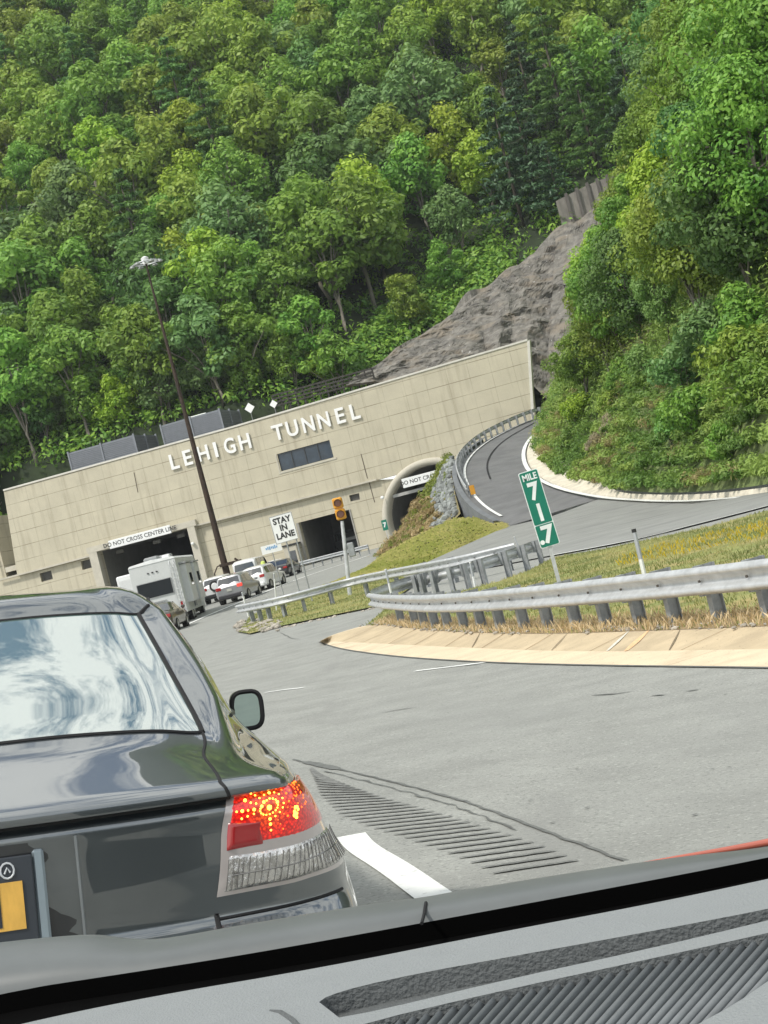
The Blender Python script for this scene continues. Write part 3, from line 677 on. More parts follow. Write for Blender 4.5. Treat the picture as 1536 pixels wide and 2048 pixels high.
for k in range(6):
    a = k*math.pi/3; x, y = hx_+1.15*math.cos(a), 1.1*math.sin(a); mb = MB()
    mb.tube([(x, y, hz_-.08), (x, y, hz_-.0), (x, y, hz_+.10), (x, y, hz_+.14)], [.24, .22, .12, .05], 10); mb.build('floodlight', M('lamp_shell', (.24, .26, .24), .5, .3), t, auto=40)
mb = MB(); mb.tube([(hx_, 0, hz_), (hx_, 0, hz_+.5), (hx_, 0, hz_+.62)], [.24, .32, .1], 12); mb.build('cap', white, t, auto=40)
mb = MB(); mb.box((0, 0, .5), (1.1, 1.1, 1.6), bev=.15); mb.tube([(-.9, -.3, 0), (-.95, -.3, 1.6), (-.6, -.3, 2.1), (0, -.3, 2.2)], .06, 6); mb.box((.5, -.3, 2.1), (1.8, .4, .25)); mb.tube([(.9, -.3, 2.4), (1.3, -.3, 2.0), (1.0, -.3, 1.5)], .1, 6); mb.build('winch_housing', rust, t)
# traffic signal
yS = 62.; b0 = P(706, 1215, yS); hb = P(676, 1018, yS)
t = thing('traffic_signal', 'yellow two-lens traffic signal head on a grey pole', 'traffic light', (b0.x, yS, Hg(b0.x, yS)))
lx = hb.x-b0.x+.05; top = P(684, 1042, yS).z-Hg(b0.x, yS)
tx_ = P(684, 1042, yS).x-b0.x
mb = MB(); mb.tube([(0, 0, 0), (tx_*.5, 0, top*.5), (tx_, 0, top)], [.09, .085, .07], 10); mb.build('pole', galv, t, auto=40)
mb = MB(); mb.box((tx_*.5+.28, .05, top*.60), (.26, .2, .55), bev=.03); mb.build('control_box', post_steel, t)
hz = hb.z-Hg(b0.x, yS); mb = MB(); dl = (P(671, 1009, yS)-P(676, 1028, yS)); dl = dl.normalized()*.22
for sgn in (1, -1): mb.box((lx-tx_*0+dl.x*sgn, -.02, hz+dl.z*sgn), (.40, .24, .43), bev=.05)
mb.build('signal_housing', yellow, t)
for sgn in (1, -1):
    c = (lx+dl.x*sgn, hz+dl.z*sgn); mb = MB(); mb.tube([(c[0], -.14, c[1]), (c[0], -.165, c[1])], [.145, .13], 18); ln = mb.build('lens', amber, t, auto=40)
    mb = MB(); rows = []
    for k in range(13):
        a = math.pi*(-.15+1.3*k/12); rows.append([(c[0]+.165*math.cos(a), -.14, c[1]+.165*math.sin(a)), (c[0]+.165*math.cos(a), -.34, c[1]+.165*math.sin(a)-.02)])
    mb.grid(rows); mb.grid([[Vector(q)*1.0+Vector((0, 0, .004)) for q in r] for r in rows]); mb.build('visor', yellow, t)
# STAY IN LANE
def flat_sign(name, label, cat, cpix, y, wdt, hgt, lean, posts, group=None):
    c = P(cpix[0], cpix[1], y); gz = Hg(c.x, y)
    t = thing(name, label, cat, (c.x, y, gz), group=group)
    Rl = Matrix.Rotation(lean, 4, 'Y')
    return t, c.z-gz, Rl
t, zc, Rl = flat_sign('lane_sign', 'white rectangular sign reading STAY IN LANE on two posts', 'sign', (567.5, 1056), 66, 0, 0, 0, 0)
mb = MB(); MT = Matrix.Translation((0, 0, zc)) @ Matrix.Rotation(math.radians(-1.5), 4, 'Y'); mb.box((0, 0, 0), (.96, .03, 1.16), mat=MT); mb.build('panel', white, t)
mb = MB()
for (a, b) in (((-.465, 0), (.012, 1.12)), ((.465, 0), (.012, 1.12)), ((0, .565), (.94, .012)), ((0, -.565), (.94, .012))): mb.box((a[0], -.018, a[1]), (b[0], .008, b[1]), mat=MT)
mb.build('border', M('sign_black', (.03, .03, .03), .5), t)
for s_, z_ in (('STAY', .33), ('IN', 0.02), ('LANE', -.30)):
    text_obj('lettering', s_, .345, M('sign_black'), MT @ Vector((0, -.022, z_)), t, ext=.004, bold=.012, sx=.92, rot=Matrix.Rotation(math.radians(-1.5), 4, 'Y'))
gz66 = Hg(0, 66)
for x in (-.02, .40): mb = MB(); mb.tube([(x, .04, 0), (x-.02, .04, zc+.3)], .032, 6); mb.build('post', post_steel, t)
t, zc, Rl = flat_sign('blue_lettered_sign', 'small white sign with faint blue marks left of the STAY IN LANE sign', 'sign', (543, 1097), 68, 0, 0, 0, 0)
mb = MB(); mb.box((0, 0, zc), (.88, .03, .36)); mb.build('panel', white, t)
mb = MB()
for k in range(7): mb.box((-.22+.075*k, -.018, zc+.03+(.015 if k % 2 else 0)), (.055, .006, .09+.03*(k % 3))); 
mb.build('faded_marks', M('faded_blue', (.18, .36, .60), .5), t)
mb = MB(); mb.tube([(0.02, .03, 0), (0, .03, zc)], .022, 6); mb.build('post', post_steel, t)
# MILE marker
yM = 25.6; c = P(1078, 1017, yM); gz = Hg(c.x, yM)+.12
t = thing('mile_marker', 'tall narrow green sign reading MILE 717 .7 behind the front guardrail', 'sign', (c.x, yM, gz))
a = P(1042, 938, yM); b = P(1082, 938, yM); Wd = (P(1080, 935, yM)-P(1040, 940, yM)).length; Ht = (P(1073, 1094, yM)-P(1041, 940, yM)).length
ln = math.radians(2.7); MT = Matrix.Translation((0, 0, c.z-gz)) @ Matrix.Rotation(-ln, 4, 'Y')
def rrect(mb, w, h, r, y0, y1, zc=0, mi=0):
    pts = []
    for cx_, cz_, a0 in ((w/2-r, h/2-r, 0), (-w/2+r, h/2-r, 90), (-w/2+r, -h/2+r, 180), (w/2-r, -h/2+r, 270)):
        for k in range(5): a_ = math.radians(a0+k*22.5); pts.append(MT @ Vector((cx_+r*math.cos(a_), y0, zc+cz_+r*math.sin(a_))))
    mb.prism(pts, (0, y1-y0, 0), mi)
mb = MB(); rrect(mb, Wd, Ht, .03, 0, .012); mb.build('panel', M('reflective_white', (.72, .76, .74), .35), t)
mb = MB(); h1 = Ht*.70; h2 = Ht*.30; bw = .013
rrect(mb, Wd-2*bw, h1-bw*1.2, .022, -.004, -.001, zc=Ht/2-h1/2-bw*.4); rrect(mb, Wd-2*bw, Ht-h1-bw*1.6, .022, -.004, -.001, zc=-Ht/2+(Ht-h1)/2-.0); mb.build('face', signgreen, t)
Rn = Matrix.Rotation(-ln, 4, 'Y')
text_obj('lettering', 'MILE', .145, M('reflective_white'), MT @ Vector((0, -.006, Ht*.415)), t, ext=.002, bold=.004, sx=.82, rot=Rn)
for s_, z_ in (('7', Ht*.22), ('1', -Ht*.062)): text_obj('lettering', s_, .385, M('reflective_white'), MT @ Vector((0, -.006, z_)), t, ext=.002, bold=.014, sx=.85, rot=Rn)
text_obj('lettering', '7', .385, M('reflective_white'), MT @ Vector((.015, -.006, -Ht*.352)), t, ext=.002, bold=.014, rot=Rn)
text_obj('lettering', '.', .385, M('reflective_white'), MT @ Vector((-.105, -.006, -Ht*.352)), t, ext=.002, bold=.014, rot=Rn)
mb = MB(); mb.box((0.02, .035, (c.z-gz)*.5), (.06, .035, c.z-gz+.2)); mb.build('post', galv, t)
# delineators
def delin(u0, v0, u1, v1, y, w, label, white_from=.6, cap=False):
    a, b = P(u1, v1, y), P(u0, v0, y); g = Hg(a.x, y)
    t = thing('delineator_post', label, 'marker post', (a.x, y, g), group='delineator posts along the guardrails')
    d = Vector((b.x-a.x, 0, b.z-a.z)); L = d.length; lo = Vector((a.x, y, a.z))-Vector((a.x, y, g)); k = lo+d
    s_ = lo-d.normalized()*max(0, (a.z-g))
    def seg(f0, f1, name, m, ww=w):
        p0, p1 = lo+d*f0, lo+d*f1; mb = MB(); mb.tube([p0, p1], ww/2, 10, flat=.55); mb.build(name, m, t, auto=40)
    p0 = s_; mb = MB(); mb.tube([p0, lo+d*(1-white_from)], w/2*1.02, 10, flat=.55); mb.build('base', M('delin_white', (.72, .73, .71), .5), t, auto=40)
    seg(1-white_from, 1 if not cap else .93, 'reflector', M('delin_grey', (.36, .38, .40), .4))
    if cap: seg(.93, 1.0, 'cap', dark, w*1.04)
    else: seg(.97, 1.0, 'cap', white, w*1.04)
delin(1267, 1058, 1290, 1155, 25.0, .125, 'grey and white delineator post with a black cap behind the right guardrail', .62, True)
delin(771, 1138, 783, 1190, 40, .11, 'white topped delineator post in front of the far guardrail', .55)
delin(940, 1124, 952, 1182, 41, .12, 'grey and white delineator post among the crossed guardrail posts', .5)
delin(484, 1184, 492, 1214, 66, .13, 'short white delineator post at the left nose of the far guardrail', .3)
delin(548, 1146, 552, 1204, 66, .10, 'thin white delineator post left of the two sign posts', .2)
delin(1028, 1073, 1042, 1105, 45.5, .06, 'thin dark leaning post tip beside the mile marker sign', .9)
# ------------------------------------------------------------------ GUARDRAILS
WP = [(0, .012), (.012, .045), (.035, .080), (.068, .083), (.088, .062), (.108, .022), (.128, .004), (.182, .004), (.202, .022), (.222, .062), (.242, .083), (.275, .080), (.298, .045), (.31, .012)]
def guardrail(label, path, posts, ztop=.72, side=1, zf=Hg, postoff=.16, blocks=True, group='steel guardrails'):
    path = [Vector(p) for p in path]; t = thing('guardrail', label, 'guardrail', (path[0].x, path[0].y, zf(path[0].x, path[0].y)), group=group)
    rows = []
    nrm = []
    for i, p in enumerate(path):
        d = path[min(i+1, len(path)-1)]-path[max(i-1, 0)]; d.z = 0; d.normalize(); nrm.append(Vector((-d.y, d.x, 0))*side)
        g = zf(p.x, p.y) if zf else p.z
        rows.append([Vector((p.x, p.y, g+ztop-.31+z))+nrm[-1]*o for z, o in WP])
    mb = MB(); mb.grid(rows); mb.grid([[q-nrm[i]*.004 for q in r] for i, r in enumerate(rows)]); mb.build('beam', galv, t, world=True, auto=60)
    bl = MB()
    for k in range(len(path)-1):
        if k % 3 == 1:
            p = path[k]; g = zf(p.x, p.y); c = Vector((p.x, p.y, g+ztop-.155))+nrm[k]*.022; bl.tube([c, c+nrm[k]*.02], .016, 6)
    if bl.v: bl.build('bolts', M('bolt', (.07, .06, .05), .7), t, world=True)
    for p in posts:
        p = Vector(p); i = min(range(len(path)), key=lambda j: (path[j]-p).length); g = zf(p.x, p.y); nn = nrm[i]; d = Vector((nn.y, -nn.x, 0))
        R3 = Matrix(((d.x, nn.x, 0, 0), (d.y, nn.y, 0, 0), (0, 0, 1, 0), (0, 0, 0, 1)))
        c = Vector((path[i].x, path[i].y, g)) if False else Vector((p.x, p.y, g)); mb = MB(); T = Matrix.Translation(c-nn*postoff) @ R3
        for yy in (-.07, .07): mb.box((0, yy, ztop/2-.1), (.10, .009, ztop+.22), mat=T)
        mb.box((0, 0, ztop/2-.1), (.009, .13, ztop+.22), mat=T)
        if blocks: mb.box((0, .11, ztop-.16), (.10, .09, .34), mat=T)
        mb.build('post', post_steel, t, world=True)
    return t
def gp(L, off=0): return [G(*q, off) for q in L]
# front right rail: its base line
bpix = ((752, 1240), (775, 1248), (816, 1254), (855, 1260), (912, 1263), (984, 1264), (1076, 1263), (1190, 1259), (1328, 1253), (1440, 1247), (1560, 1240), (1720, 1228))
bpath = resample(smoothpath(gp(bpix, .12), 2), 70)
zfB = lambda x, y: Hg(x, y)+.12
nx = []
def near_on(path, u):
    best = None
    for p in path:
        q = p-Vector((0, 0, EYE)); fy = q.y*cp+q.z*sp; yc = (-q.y*sp+q.z*cp)/fy*F; xc = q.x/fy*F; uu = 768+xc*cr-yc*sr
        if best is None or abs(uu-u) < best[0]: best = (abs(uu-u), p)
    return best[1]
fine = resample(bpath, 900)
posts = [near_on(fine, u) for u in (789, 816, 834, 855, 880, 912, 946, 984, 1030, 1078, 1133, 1192, 1260, 1330, 1416, 1516, 1640)]
curl = [G(766, 1222, .1), G(755, 1232, .1)]
guardrail('near galvanized guardrail with closely spaced posts along the pale kerb at right', bpath, posts, ztop=.64, side=-1, zf=zfB)
cpath = resample(smoothpath(gp(((760, 1236), (790, 1222), (830, 1207), (870, 1199), (930, 1186), (985, 1168), (1045, 1146), (1082, 1130))), 2), 60); fine = resample(cpath, 600)
guardrail('galvanized guardrail seen from behind, running back from the near rail nose', cpath, [near_on(fine, u) for u in (845, 862, 884, 912, 935, 962, 1010, 1046, 1075)], ztop=.74, side=1)
mb = MB()                         # nose piece joining the two
apath = resample(smoothpath(gp(((484, 1252), (500, 1250), (560, 1240), (640, 1219), (720, 1196), (820, 1180), (920, 1166), (1000, 1148), (1042, 1138))), 2), 80); fine = resample(apath, 900)
guardrail('far galvanized guardrail on the grass island in front of the signal pole', apath, [near_on(fine, u) for u in (500, 516, 534, 566, 614, 672, 730, 790, 850, 905, 960, 1020)], ztop=.80, side=-1)
# ramp rail
zr = {}
rpath = resample([p+Vector((.12, .05, 0)) for p in rl2[:int(len(rl2)*.79)]], 90)
def zramp(x, y):
    p = min(rpath, key=lambda q: (q.x-x)**2+(q.y-y)**2); return p.z
guardrail('pale guardrail following the outer edge of the curved dark ramp', rpath, resample(rpath, 27), ztop=.85, side=-1, zf=zramp)
e = rpath[-1]; t = thing('end_marker', 'small amber reflector on the lower end of the ramp guardrail', 'reflector', tuple(e)); mb = MB(); mb.box((0.3, -.2, .5), (.32, .06, .6), bev=.02); mb.build('panel', M('amber_panel', (.60, .28, .02), .4), t); mb = MB(); mb.box((.3, -.15, .2), (.06, .05, .8)); mb.build('post', galv, t)
# rail in front of the garage bay
gpth = resample([Vector((*P(u, v, 131).xy, 0)) for u, v in ((555, 1160), (740, 1110))], 30)
guardrail('distant guardrail crossing in front of the dark garage bay', gpth, resample(gpth, 11), ztop=.8, side=-1)
# ------------------------------------------------------------------ VEGETATION
def leaf_mat(name, col, col2, vary=.16, transl=.35):
    if name in MATS: return MATS[name]
    m = bpy.data.materials.new(name); m.use_nodes = True; n = m.node_tree.nodes; l = m.node_tree.links; n.clear()
    o = n.new('ShaderNodeOutputMaterial'); d = n.new('ShaderNodeBsdfPrincipled'); d.inputs['Roughness'].default_value = .5; d.inputs['Specular IOR Level'].default_value = .35
    tr = n.new('ShaderNodeBsdfTranslucent'); ms = n.new('ShaderNodeMixShader'); ms.inputs[0].default_value = transl
    at = n.new('ShaderNodeAttribute'); at.attribute_name = 'tone'
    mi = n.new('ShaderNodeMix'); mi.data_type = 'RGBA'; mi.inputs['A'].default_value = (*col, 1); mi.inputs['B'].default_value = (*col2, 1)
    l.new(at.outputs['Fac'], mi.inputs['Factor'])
    oi = n.new('ShaderNodeObjectInfo'); hs = n.new('ShaderNodeHueSaturation')
    mr = n.new('ShaderNodeMapRange'); mr.inputs['To Min'].default_value = 1-vary; mr.inputs['To Max'].default_value = 1+vary; l.new(oi.outputs['Random'], mr.inputs[0])
    mh = n.new('ShaderNodeMapRange'); mh.inputs['To Min'].default_value = .485; mh.inputs['To Max'].default_value = .515; l.new(oi.outputs['Random'], mh.inputs[0])
    l.new(mi.outputs['Result'], hs.inputs['Color']); l.new(mr.outputs[0], hs.inputs['Value']); l.new(mh.outputs[0], hs.inputs['Hue'])
    l.new(hs.outputs[0], d.inputs['Base Color']); l.new(hs.outputs[0], tr.inputs['Color']); l.new(d.outputs[0], ms.inputs[1]); l.new(tr.outputs[0], ms.inputs[2]); l.new(ms.outputs[0], o.inputs[0])
    MATS[name] = m; return m
LM = {'mid': leaf_mat('leaf_mid', (.120, .262, .044), (.303, .472, .067)), 'dark': leaf_mat('leaf_dark', (.077, .180, .050), (.182, .323, .067)),
      'yellow': leaf_mat('leaf_yellow', (.209, .360, .036), (.463, .582, .065)), 'olive': leaf_mat('leaf_olive', (.168, .292, .044), (.382, .480, .073)),
      'blue': leaf_mat('leaf_blue', (.120, .240, .077), (.263, .408, .122)), 'needle': leaf_mat('leaf_needle', (.042, .096, .046), (.096, .175, .065), transl=.05),
      'orange': leaf_mat('leaf_orange', (.333, .259, .032), (.632, .346, .040)), 'grey': leaf_mat('leaf_grey', (.333, .302, .194), (.465, .389, .259)),
      'vine': leaf_mat('leaf_vine', (.140, .300, .065), (.351, .565, .168))}
bark = M('bark', (.17, .155, .125), .9, var=.35, scale=3, stretch=(4, 4, 1)); bark_d = M('bark_dark', (.07, .06, .045), .9, var=.35, scale=3)
def leaf_cloud(centers, radii, per, size, tone, rg, flat=1.0, up=.45, shell=.55, aspect=.62):
    """quads scattered through each clump's volume; returns verts (n*4,3) and tone per vertex"""
    C_ = np.repeat(np.asarray(centers), per, 0); Rr = np.repeat(np.asarray(radii), per, 0); T = np.repeat(np.asarray(tone), per)
    n = len(C_); d = rg.normal(size=(n, 3)); d /= np.linalg.norm(d, axis=1)[:, None]
    rad = shell+(1.05-shell)*rg.random(n)**.6; 
    pos = C_+d*Rr[:, None]*rad[:, None]*np.array([1, 1, flat])
    nrm = d*1.0+rg.normal(size=(n, 3))*.36+np.array([0, 0, up]); nrm /= np.linalg.norm(nrm, axis=1)[:, None]
    a = np.cross(nrm, rg.normal(size=(n, 3))); a /= np.linalg.norm(a, axis=1)[:, None]; b = np.cross(nrm, a)
    sz = size*(.65+.7*rg.random(n)); a *= sz[:, None]/2; b *= sz[:, None]/2*aspect
    # pointed leaf-spray shape: kite
    V = np.stack([pos-a, pos-b*.9+a*.1+nrm*sz[:, None]*.06, pos+a, pos+b*.9-a*.1+nrm*sz[:, None]*.06], 1).reshape(-1, 3)
    return V, np.repeat(np.clip(T+rg.normal(size=n)*.11, 0, 1), 4)
def mesh_quads(name, V, tone, mat):
    n = len(V)//4; me = bpy.data.meshes.new(name); me.vertices.add(len(V)); me.vertices.foreach_set('co', V.astype(np.float32).ravel())
    me.loops.add(n*4); me.loops.foreach_set('vertex_index', np.arange(n*4, dtype=np.int32)); me.polygons.add(n); me.polygons.foreach_set('loop_start', np.arange(0, n*4, 4, dtype=np.int32))
    me.update(calc_edges=True); at = me.attributes.new('tone', 'FLOAT', 'POINT'); at.data.foreach_set('value', tone.astype(np.float32)); me.materials.append(mat); return me
def tree_proto(kind, seed, H, R, nclump, per, leaf):
    rg = np.random.default_rng(seed); mbt = MB()
    if kind == 'broad':
        crown_lo = H*(.22 if seed % 3 else .36); cz = (H+crown_lo)/2; hz = (H-crown_lo)/2; cs, rs, tn = [], [], []
        tp = [Vector((0, 0, -1))]; bend = rg.normal(size=2)*.6
        for k in range(1, 7): tp.append(Vector((bend[0]*(k/6)**2+.15*rg.normal(), bend[1]*(k/6)**2+.15*rg.normal(), H*.72*k/6)))
        mbt.tube(tp, [H*.017*(1-.11*k) for k in range(7)], 7)
        for i in range(nclump):
            while True:
                p = rg.uniform(-1, 1, 3)
                if .18 < (p**2).sum() < 1: break
            lob = 1+.28*math.sin(3*math.atan2(p[1], p[0])+seed)+.12*rg.normal()
            tap = 1.0-.45*max(0, p[2])
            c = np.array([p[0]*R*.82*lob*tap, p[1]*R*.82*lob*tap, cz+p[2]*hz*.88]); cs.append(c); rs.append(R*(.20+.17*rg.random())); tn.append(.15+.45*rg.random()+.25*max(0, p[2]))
            if i % 3 == 0:
                k = int(2+3*rg.random()); a = tp[k]; e = Vector(c); m = a.lerp(e, .5)+Vector((0, 0, .5)); mbt.tube([a, m, e], [H*.0075, H*.005, H*.002], 5, caps=False)
        V, T = leaf_cloud(cs, rs, per, leaf, tn, rg, flat=.78)
    else:  # layered evergreen
        tp = [Vector((0, 0, -1)), Vector((.05, 0, H*.5)), Vector((0, 0, H*.98))]; mbt.tube(tp, [H*.016, H*.01, H*.002], 7)
        cs, rs, tn = [], [], []
        for lv in range(13):
            f = lv/12; z = H*(.14+.84*f); rr_ = R*(1-f)**.8+.3
            for k in range(int(10-6*f)):
                a = rg.uniform(0, 6.28)
                for q in (.45, .75, 1.0):
                    rr2_ = rr_*q*(.8+.3*rg.random()); cs.append([rr2_*math.cos(a), rr2_*math.sin(a), z-.16*rr2_+.1*rg.normal()]); rs.append(R*.18*(1.25-q*.4)*(1-.4*f)); tn.append(rg.random()*.8)
        V, T = leaf_cloud(cs, rs, max(8, int(per*nclump/len(cs))), leaf, tn, rg, flat=.35, up=.8, shell=.1, aspect=.35)
    return mbt, V, T
def make_proto(name, kind, seed, H, R, nc, per, leaf, trunk_m=None):
    mbt, V, T = tree_proto(kind, seed, H, R, nc, per, leaf)
    root = bpy.data.objects.new(name, None); COL.objects.link(root)
    tr = mbt.build('trunk', trunk_m or bark, root, smooth=True)
    cw = bpy.data.objects.new('crown', mesh_quads('crown', V, T, LM['mid'])); COL.objects.link(cw); cw.parent = root
    return [root, H, R, False]
def place_tree(pr, x, y, z, s, rz, mat, label, group, name=None, squash=1.0, cat='tree'):
    r = pr[0]
    if pr[3]: r = copy_tree(r)
    pr[3] = True
    r.location = (x, y, z); r.rotation_euler = (0, 0, rz); r.scale = (s, s, s*squash)
    if name: r.name = name
    for c in r.children:
        if c.name.startswith('crown'):
            c.material_slots[0].link = 'OBJECT'; c.material_slots[0].material = LM[mat]
    tag(r, label, cat, group); return r
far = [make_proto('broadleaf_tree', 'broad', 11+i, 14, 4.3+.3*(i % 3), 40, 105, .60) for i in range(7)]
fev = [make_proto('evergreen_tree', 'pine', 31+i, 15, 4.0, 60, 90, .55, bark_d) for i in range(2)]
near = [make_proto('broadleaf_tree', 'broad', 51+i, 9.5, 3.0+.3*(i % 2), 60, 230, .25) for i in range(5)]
TONE = {'mid': 'mid green', 'dark': 'dark green', 'yellow': 'bright yellow-green', 'olive': 'olive green', 'blue': 'bluish green', 'needle': 'blackish green', 'orange': 'orange tinged', 'grey': 'pale grey'}
def zone(u, v):
    c = ('far left', 'left of the mast', 'over the mast', 'over the roof diamonds', 'over the word TUNNEL', 'over the roof end', 'over the rock cut', 'near the panel wall')[int(max(0, min(7, (u+40)/175)))]
    r = ('top row', 'upper forest', 'upper middle forest', 'middle forest', 'lower middle forest', 'lower forest', 'behind the roof')[int(max(0, min(6, v/125)))]
    return c, r
cand = []
sp_ = 6.1; j = 0; yy = 14.5
while yy < 178:
    x = -78-(j % 2)*2.6
    while x < 78:
        xx = x+rng.uniform(-1.8, 1.8); yb = yy+rng.uniform(-1.8, 1.8); Y = YB(xx)+yb; z = Hh(xx, Y); u, v = proj((xx, Y, z+9))
        if -60 < u < 1340 and -75 < v:
            ub, vb = proj((xx, Y, z))       # leave the rock cut open
            edge = np.interp(ub, [740, 800, 870, 950, 1050, 1110, 1240], [748, 698, 646, 590, 530, 462, 412])
            if not (vb > edge and ub > 720) and not (1095 < u < 1275 and 320 < v < 540): cand.append((yb, v, u, xx, Y, z, edge-vb if ub > 700 else 99))
        x += sp_*(1+.0024*yy)
    yy += sp_*.92*(1+.003*yy); j += 1
cand.sort(); NI = 288
stuffV, stuffT = {}, {}
for ci, (yb, v, u, x, y, z, edge_d) in enumerate(cand):
    w1 = noise.noise(Vector((u*.006, v*.006, 0))); w2 = random.random(); m = 'mid'
    if 985 < u < 1260 and 130 < v < 400: m = 'needle' if w2 < .72 else 'dark'
    elif u < 560 and v < 420: m = ('olive' if w2 < .46 else 'yellow' if w2 < .54 else 'mid' if w2 < .88 else 'dark')
    elif v < 420: m = ('mid' if w2 < .50 else 'dark' if w2 < .68 else 'blue' if w2 < .84 else 'olive' if w2 < .96 else 'yellow')
    else: m = ('mid' if w2 < .52 else 'dark' if w2 < .72 else 'blue' if w2 < .92 else 'yellow')
    if w1 > .32 and m in ('mid', 'dark'): m = 'olive'
    if w1 < -.3 and m in ('yellow', 'olive'): m = 'mid'
    if abs(u-925) < 45 and abs(v-250) < 45: m = 'yellow'
    if abs(u-210) < 18 and abs(v-165) < 30: m = 'grey'
    pine = m == 'needle' or (m == 'dark' and w2 > .66)
    pr = random.choice(fev if pine else far); c, r = zone(u, v)
    s = random.uniform(.74, 1.26)*(.62 if edge_d < 35 else .8 if edge_d < 80 else 1.0); rz = random.uniform(0, 6.28)
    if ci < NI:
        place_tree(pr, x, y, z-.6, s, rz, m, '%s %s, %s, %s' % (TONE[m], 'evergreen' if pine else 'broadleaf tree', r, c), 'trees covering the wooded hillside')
    else:
        cw = [q for q in pr[0].children if q.name.startswith('crown')][0].data; n = len(cw.vertices); V = np.empty(n*3, np.float32); cw.vertices.foreach_get('co', V); V = V.reshape(-1, 4, 3)
        T = np.empty(n, np.float32); cw.attributes['tone'].data.foreach_get('value', T); T = T.reshape(-1, 4); pick = rng.random(len(V)) < .55; V = V[pick]; T = T[pick]
        ctr = V.mean(1, keepdims=True); V = (ctr+(V-ctr)*1.3).reshape(-1, 3)*s; ca, sa = math.cos(rz), math.sin(rz)
        V = np.stack([V[:, 0]*ca-V[:, 1]*sa+x, V[:, 0]*sa+V[:, 1]*ca+y, V[:, 2]+z-.6], 1); stuffV.setdefault('all', []).append(V); stuffT.setdefault('all', []).append(np.clip(T.ravel()*.6+{'needle': -.5, 'dark': -.25, 'mid': 0, 'olive': .3, 'yellow': .55, 'blue': -.1, 'grey': .4}[m]+.1, 0, 1))
if stuffV:
    o = bpy.data.objects.new('far_wood', mesh_quads('far_wood', np.concatenate(stuffV['all']), np.concatenate(stuffT['all']), leaf_mat('leaf_far', (.075, .18, .038), (.26, .37, .055), vary=.02))); COL.objects.link(o)
    tag(o, 'distant treetops merging into one canopy at the top of the hillside', 'woodland', kind='stuff')
print('TREES', len(cand))
# low trees and saplings just behind the roof and the fence line and at the far left
for k in range(26):
    x = -58+k*2.75+rng.uniform(-1, 1); Y = YB(x)+rng.uniform(13.2, 17.5); z = Hh(x, Y)-1.5
    ub, vb = proj((x, Y, z))
    if ub > 740: continue
    m = random.choice(['yellow', 'mid', 'mid', 'blue', 'dark']); c, r = zone(*proj((x, Y, z+5)))
    place_tree(random.choice(far), x, Y, z, random.uniform(.5, .72), random.uniform(0, 6.28), m, 'low %s sapling behind the roof, %s' % (TONE[m], c), 'saplings behind the tunnel roof')
for (u, v, y, s, m) in ((-20, 1060, 165, .8, 'dark'), (5, 1100, 162, .6, 'mid'), (25, 900, 170, .8, 'mid'), (-40, 960, 168, .9, 'blue')):
    p = P(u, v+70, y); place_tree(random.choice(far), p.x, y, p.z, s, random.uniform(0, 6), m, 'small %s tree past the left end of the tunnel wall' % TONE[m], 'saplings behind the tunnel roof')
# yard pole with small lights left of the roof
p = P(55, 905, 172); t = thing('utility_pole', 'thin dark utility pole with small crossarms among trees at far left', 'utility pole', tuple(P(62, 990, 172)))
b = P(62, 990, 172); a = P(50, 868, 172)-b; mb = MB(); mb.tube([(0, 0, -3), tuple(a)], [.14, .09], 6); mb.build('pole', bark_d, t)
for f in (.95, .72, .55): mb = MB(); mb.box((a.x*f, -.1, a.z*f), (1.6, .12, .1)); mb.box((a.x*f-.7, -.1, a.z*f+.12), (.12, .12, .2)); mb.box((a.x*f+.7, -.1, a.z*f+.12), (.12, .12, .2)); mb.build('crossarm', M('insulator', (.3, .31, .3), .5), t)
# ---- stuff clouds helper: scattered leaf clumps
def stuff_leaves(name, label, cat, pts, rad, per, size, tone, mat, up=.5, flat=.8, aspect=.5, shell=.2):
    V, T = leaf_cloud(pts, rad, per, size, tone, rng, flat=flat, up=up, shell=shell, aspect=aspect)
    o = bpy.data.objects.new(name, mesh_quads(name, V, T, mat)); COL.objects.link(o); return tag(o, label, cat, kind='stuff')
# hillside undergrowth
pts = []; 
for k in range(4200):
    yb = 12.9+rng.random()**1.5*150; x = rng.uniform(-.24, .26)*(150+yb); Y = YB(x)+yb; z = Hh(x, Y); ub, vb = proj((x, Y, z))
    edge = np.interp(ub, [740, 800, 870, 950, 1050, 1110, 1240], [755, 705, 655, 600, 540, 470, 420])
    if ub > 725 and vb > edge: continue
    pts.append((x, Y, z+.5))
k = 0
while k < 900:
    yb = rng.uniform(12.9, 55); x = rng.uniform(-8, 20); Y = YB(x)+yb; z = Hh(x, Y); ub, vb = proj((x, Y, z)); edge = np.interp(ub, [740, 800, 870, 950, 1050, 1110, 1240], [755, 705, 655, 600, 540, 470, 420])
    k += .1
    if ub < 720 or vb > edge+6 or vb < edge-90: continue
    k += .9; pts.append((x, Y, z+.6))
n = len(pts); stuff_leaves('undergrowth', 'dark leafy undergrowth between the trees on the hillside', 'undergrowth', pts, [random.uniform(.9, 2.0) for _ in pts], 26, .6, rng.random(n), LM['mid'])
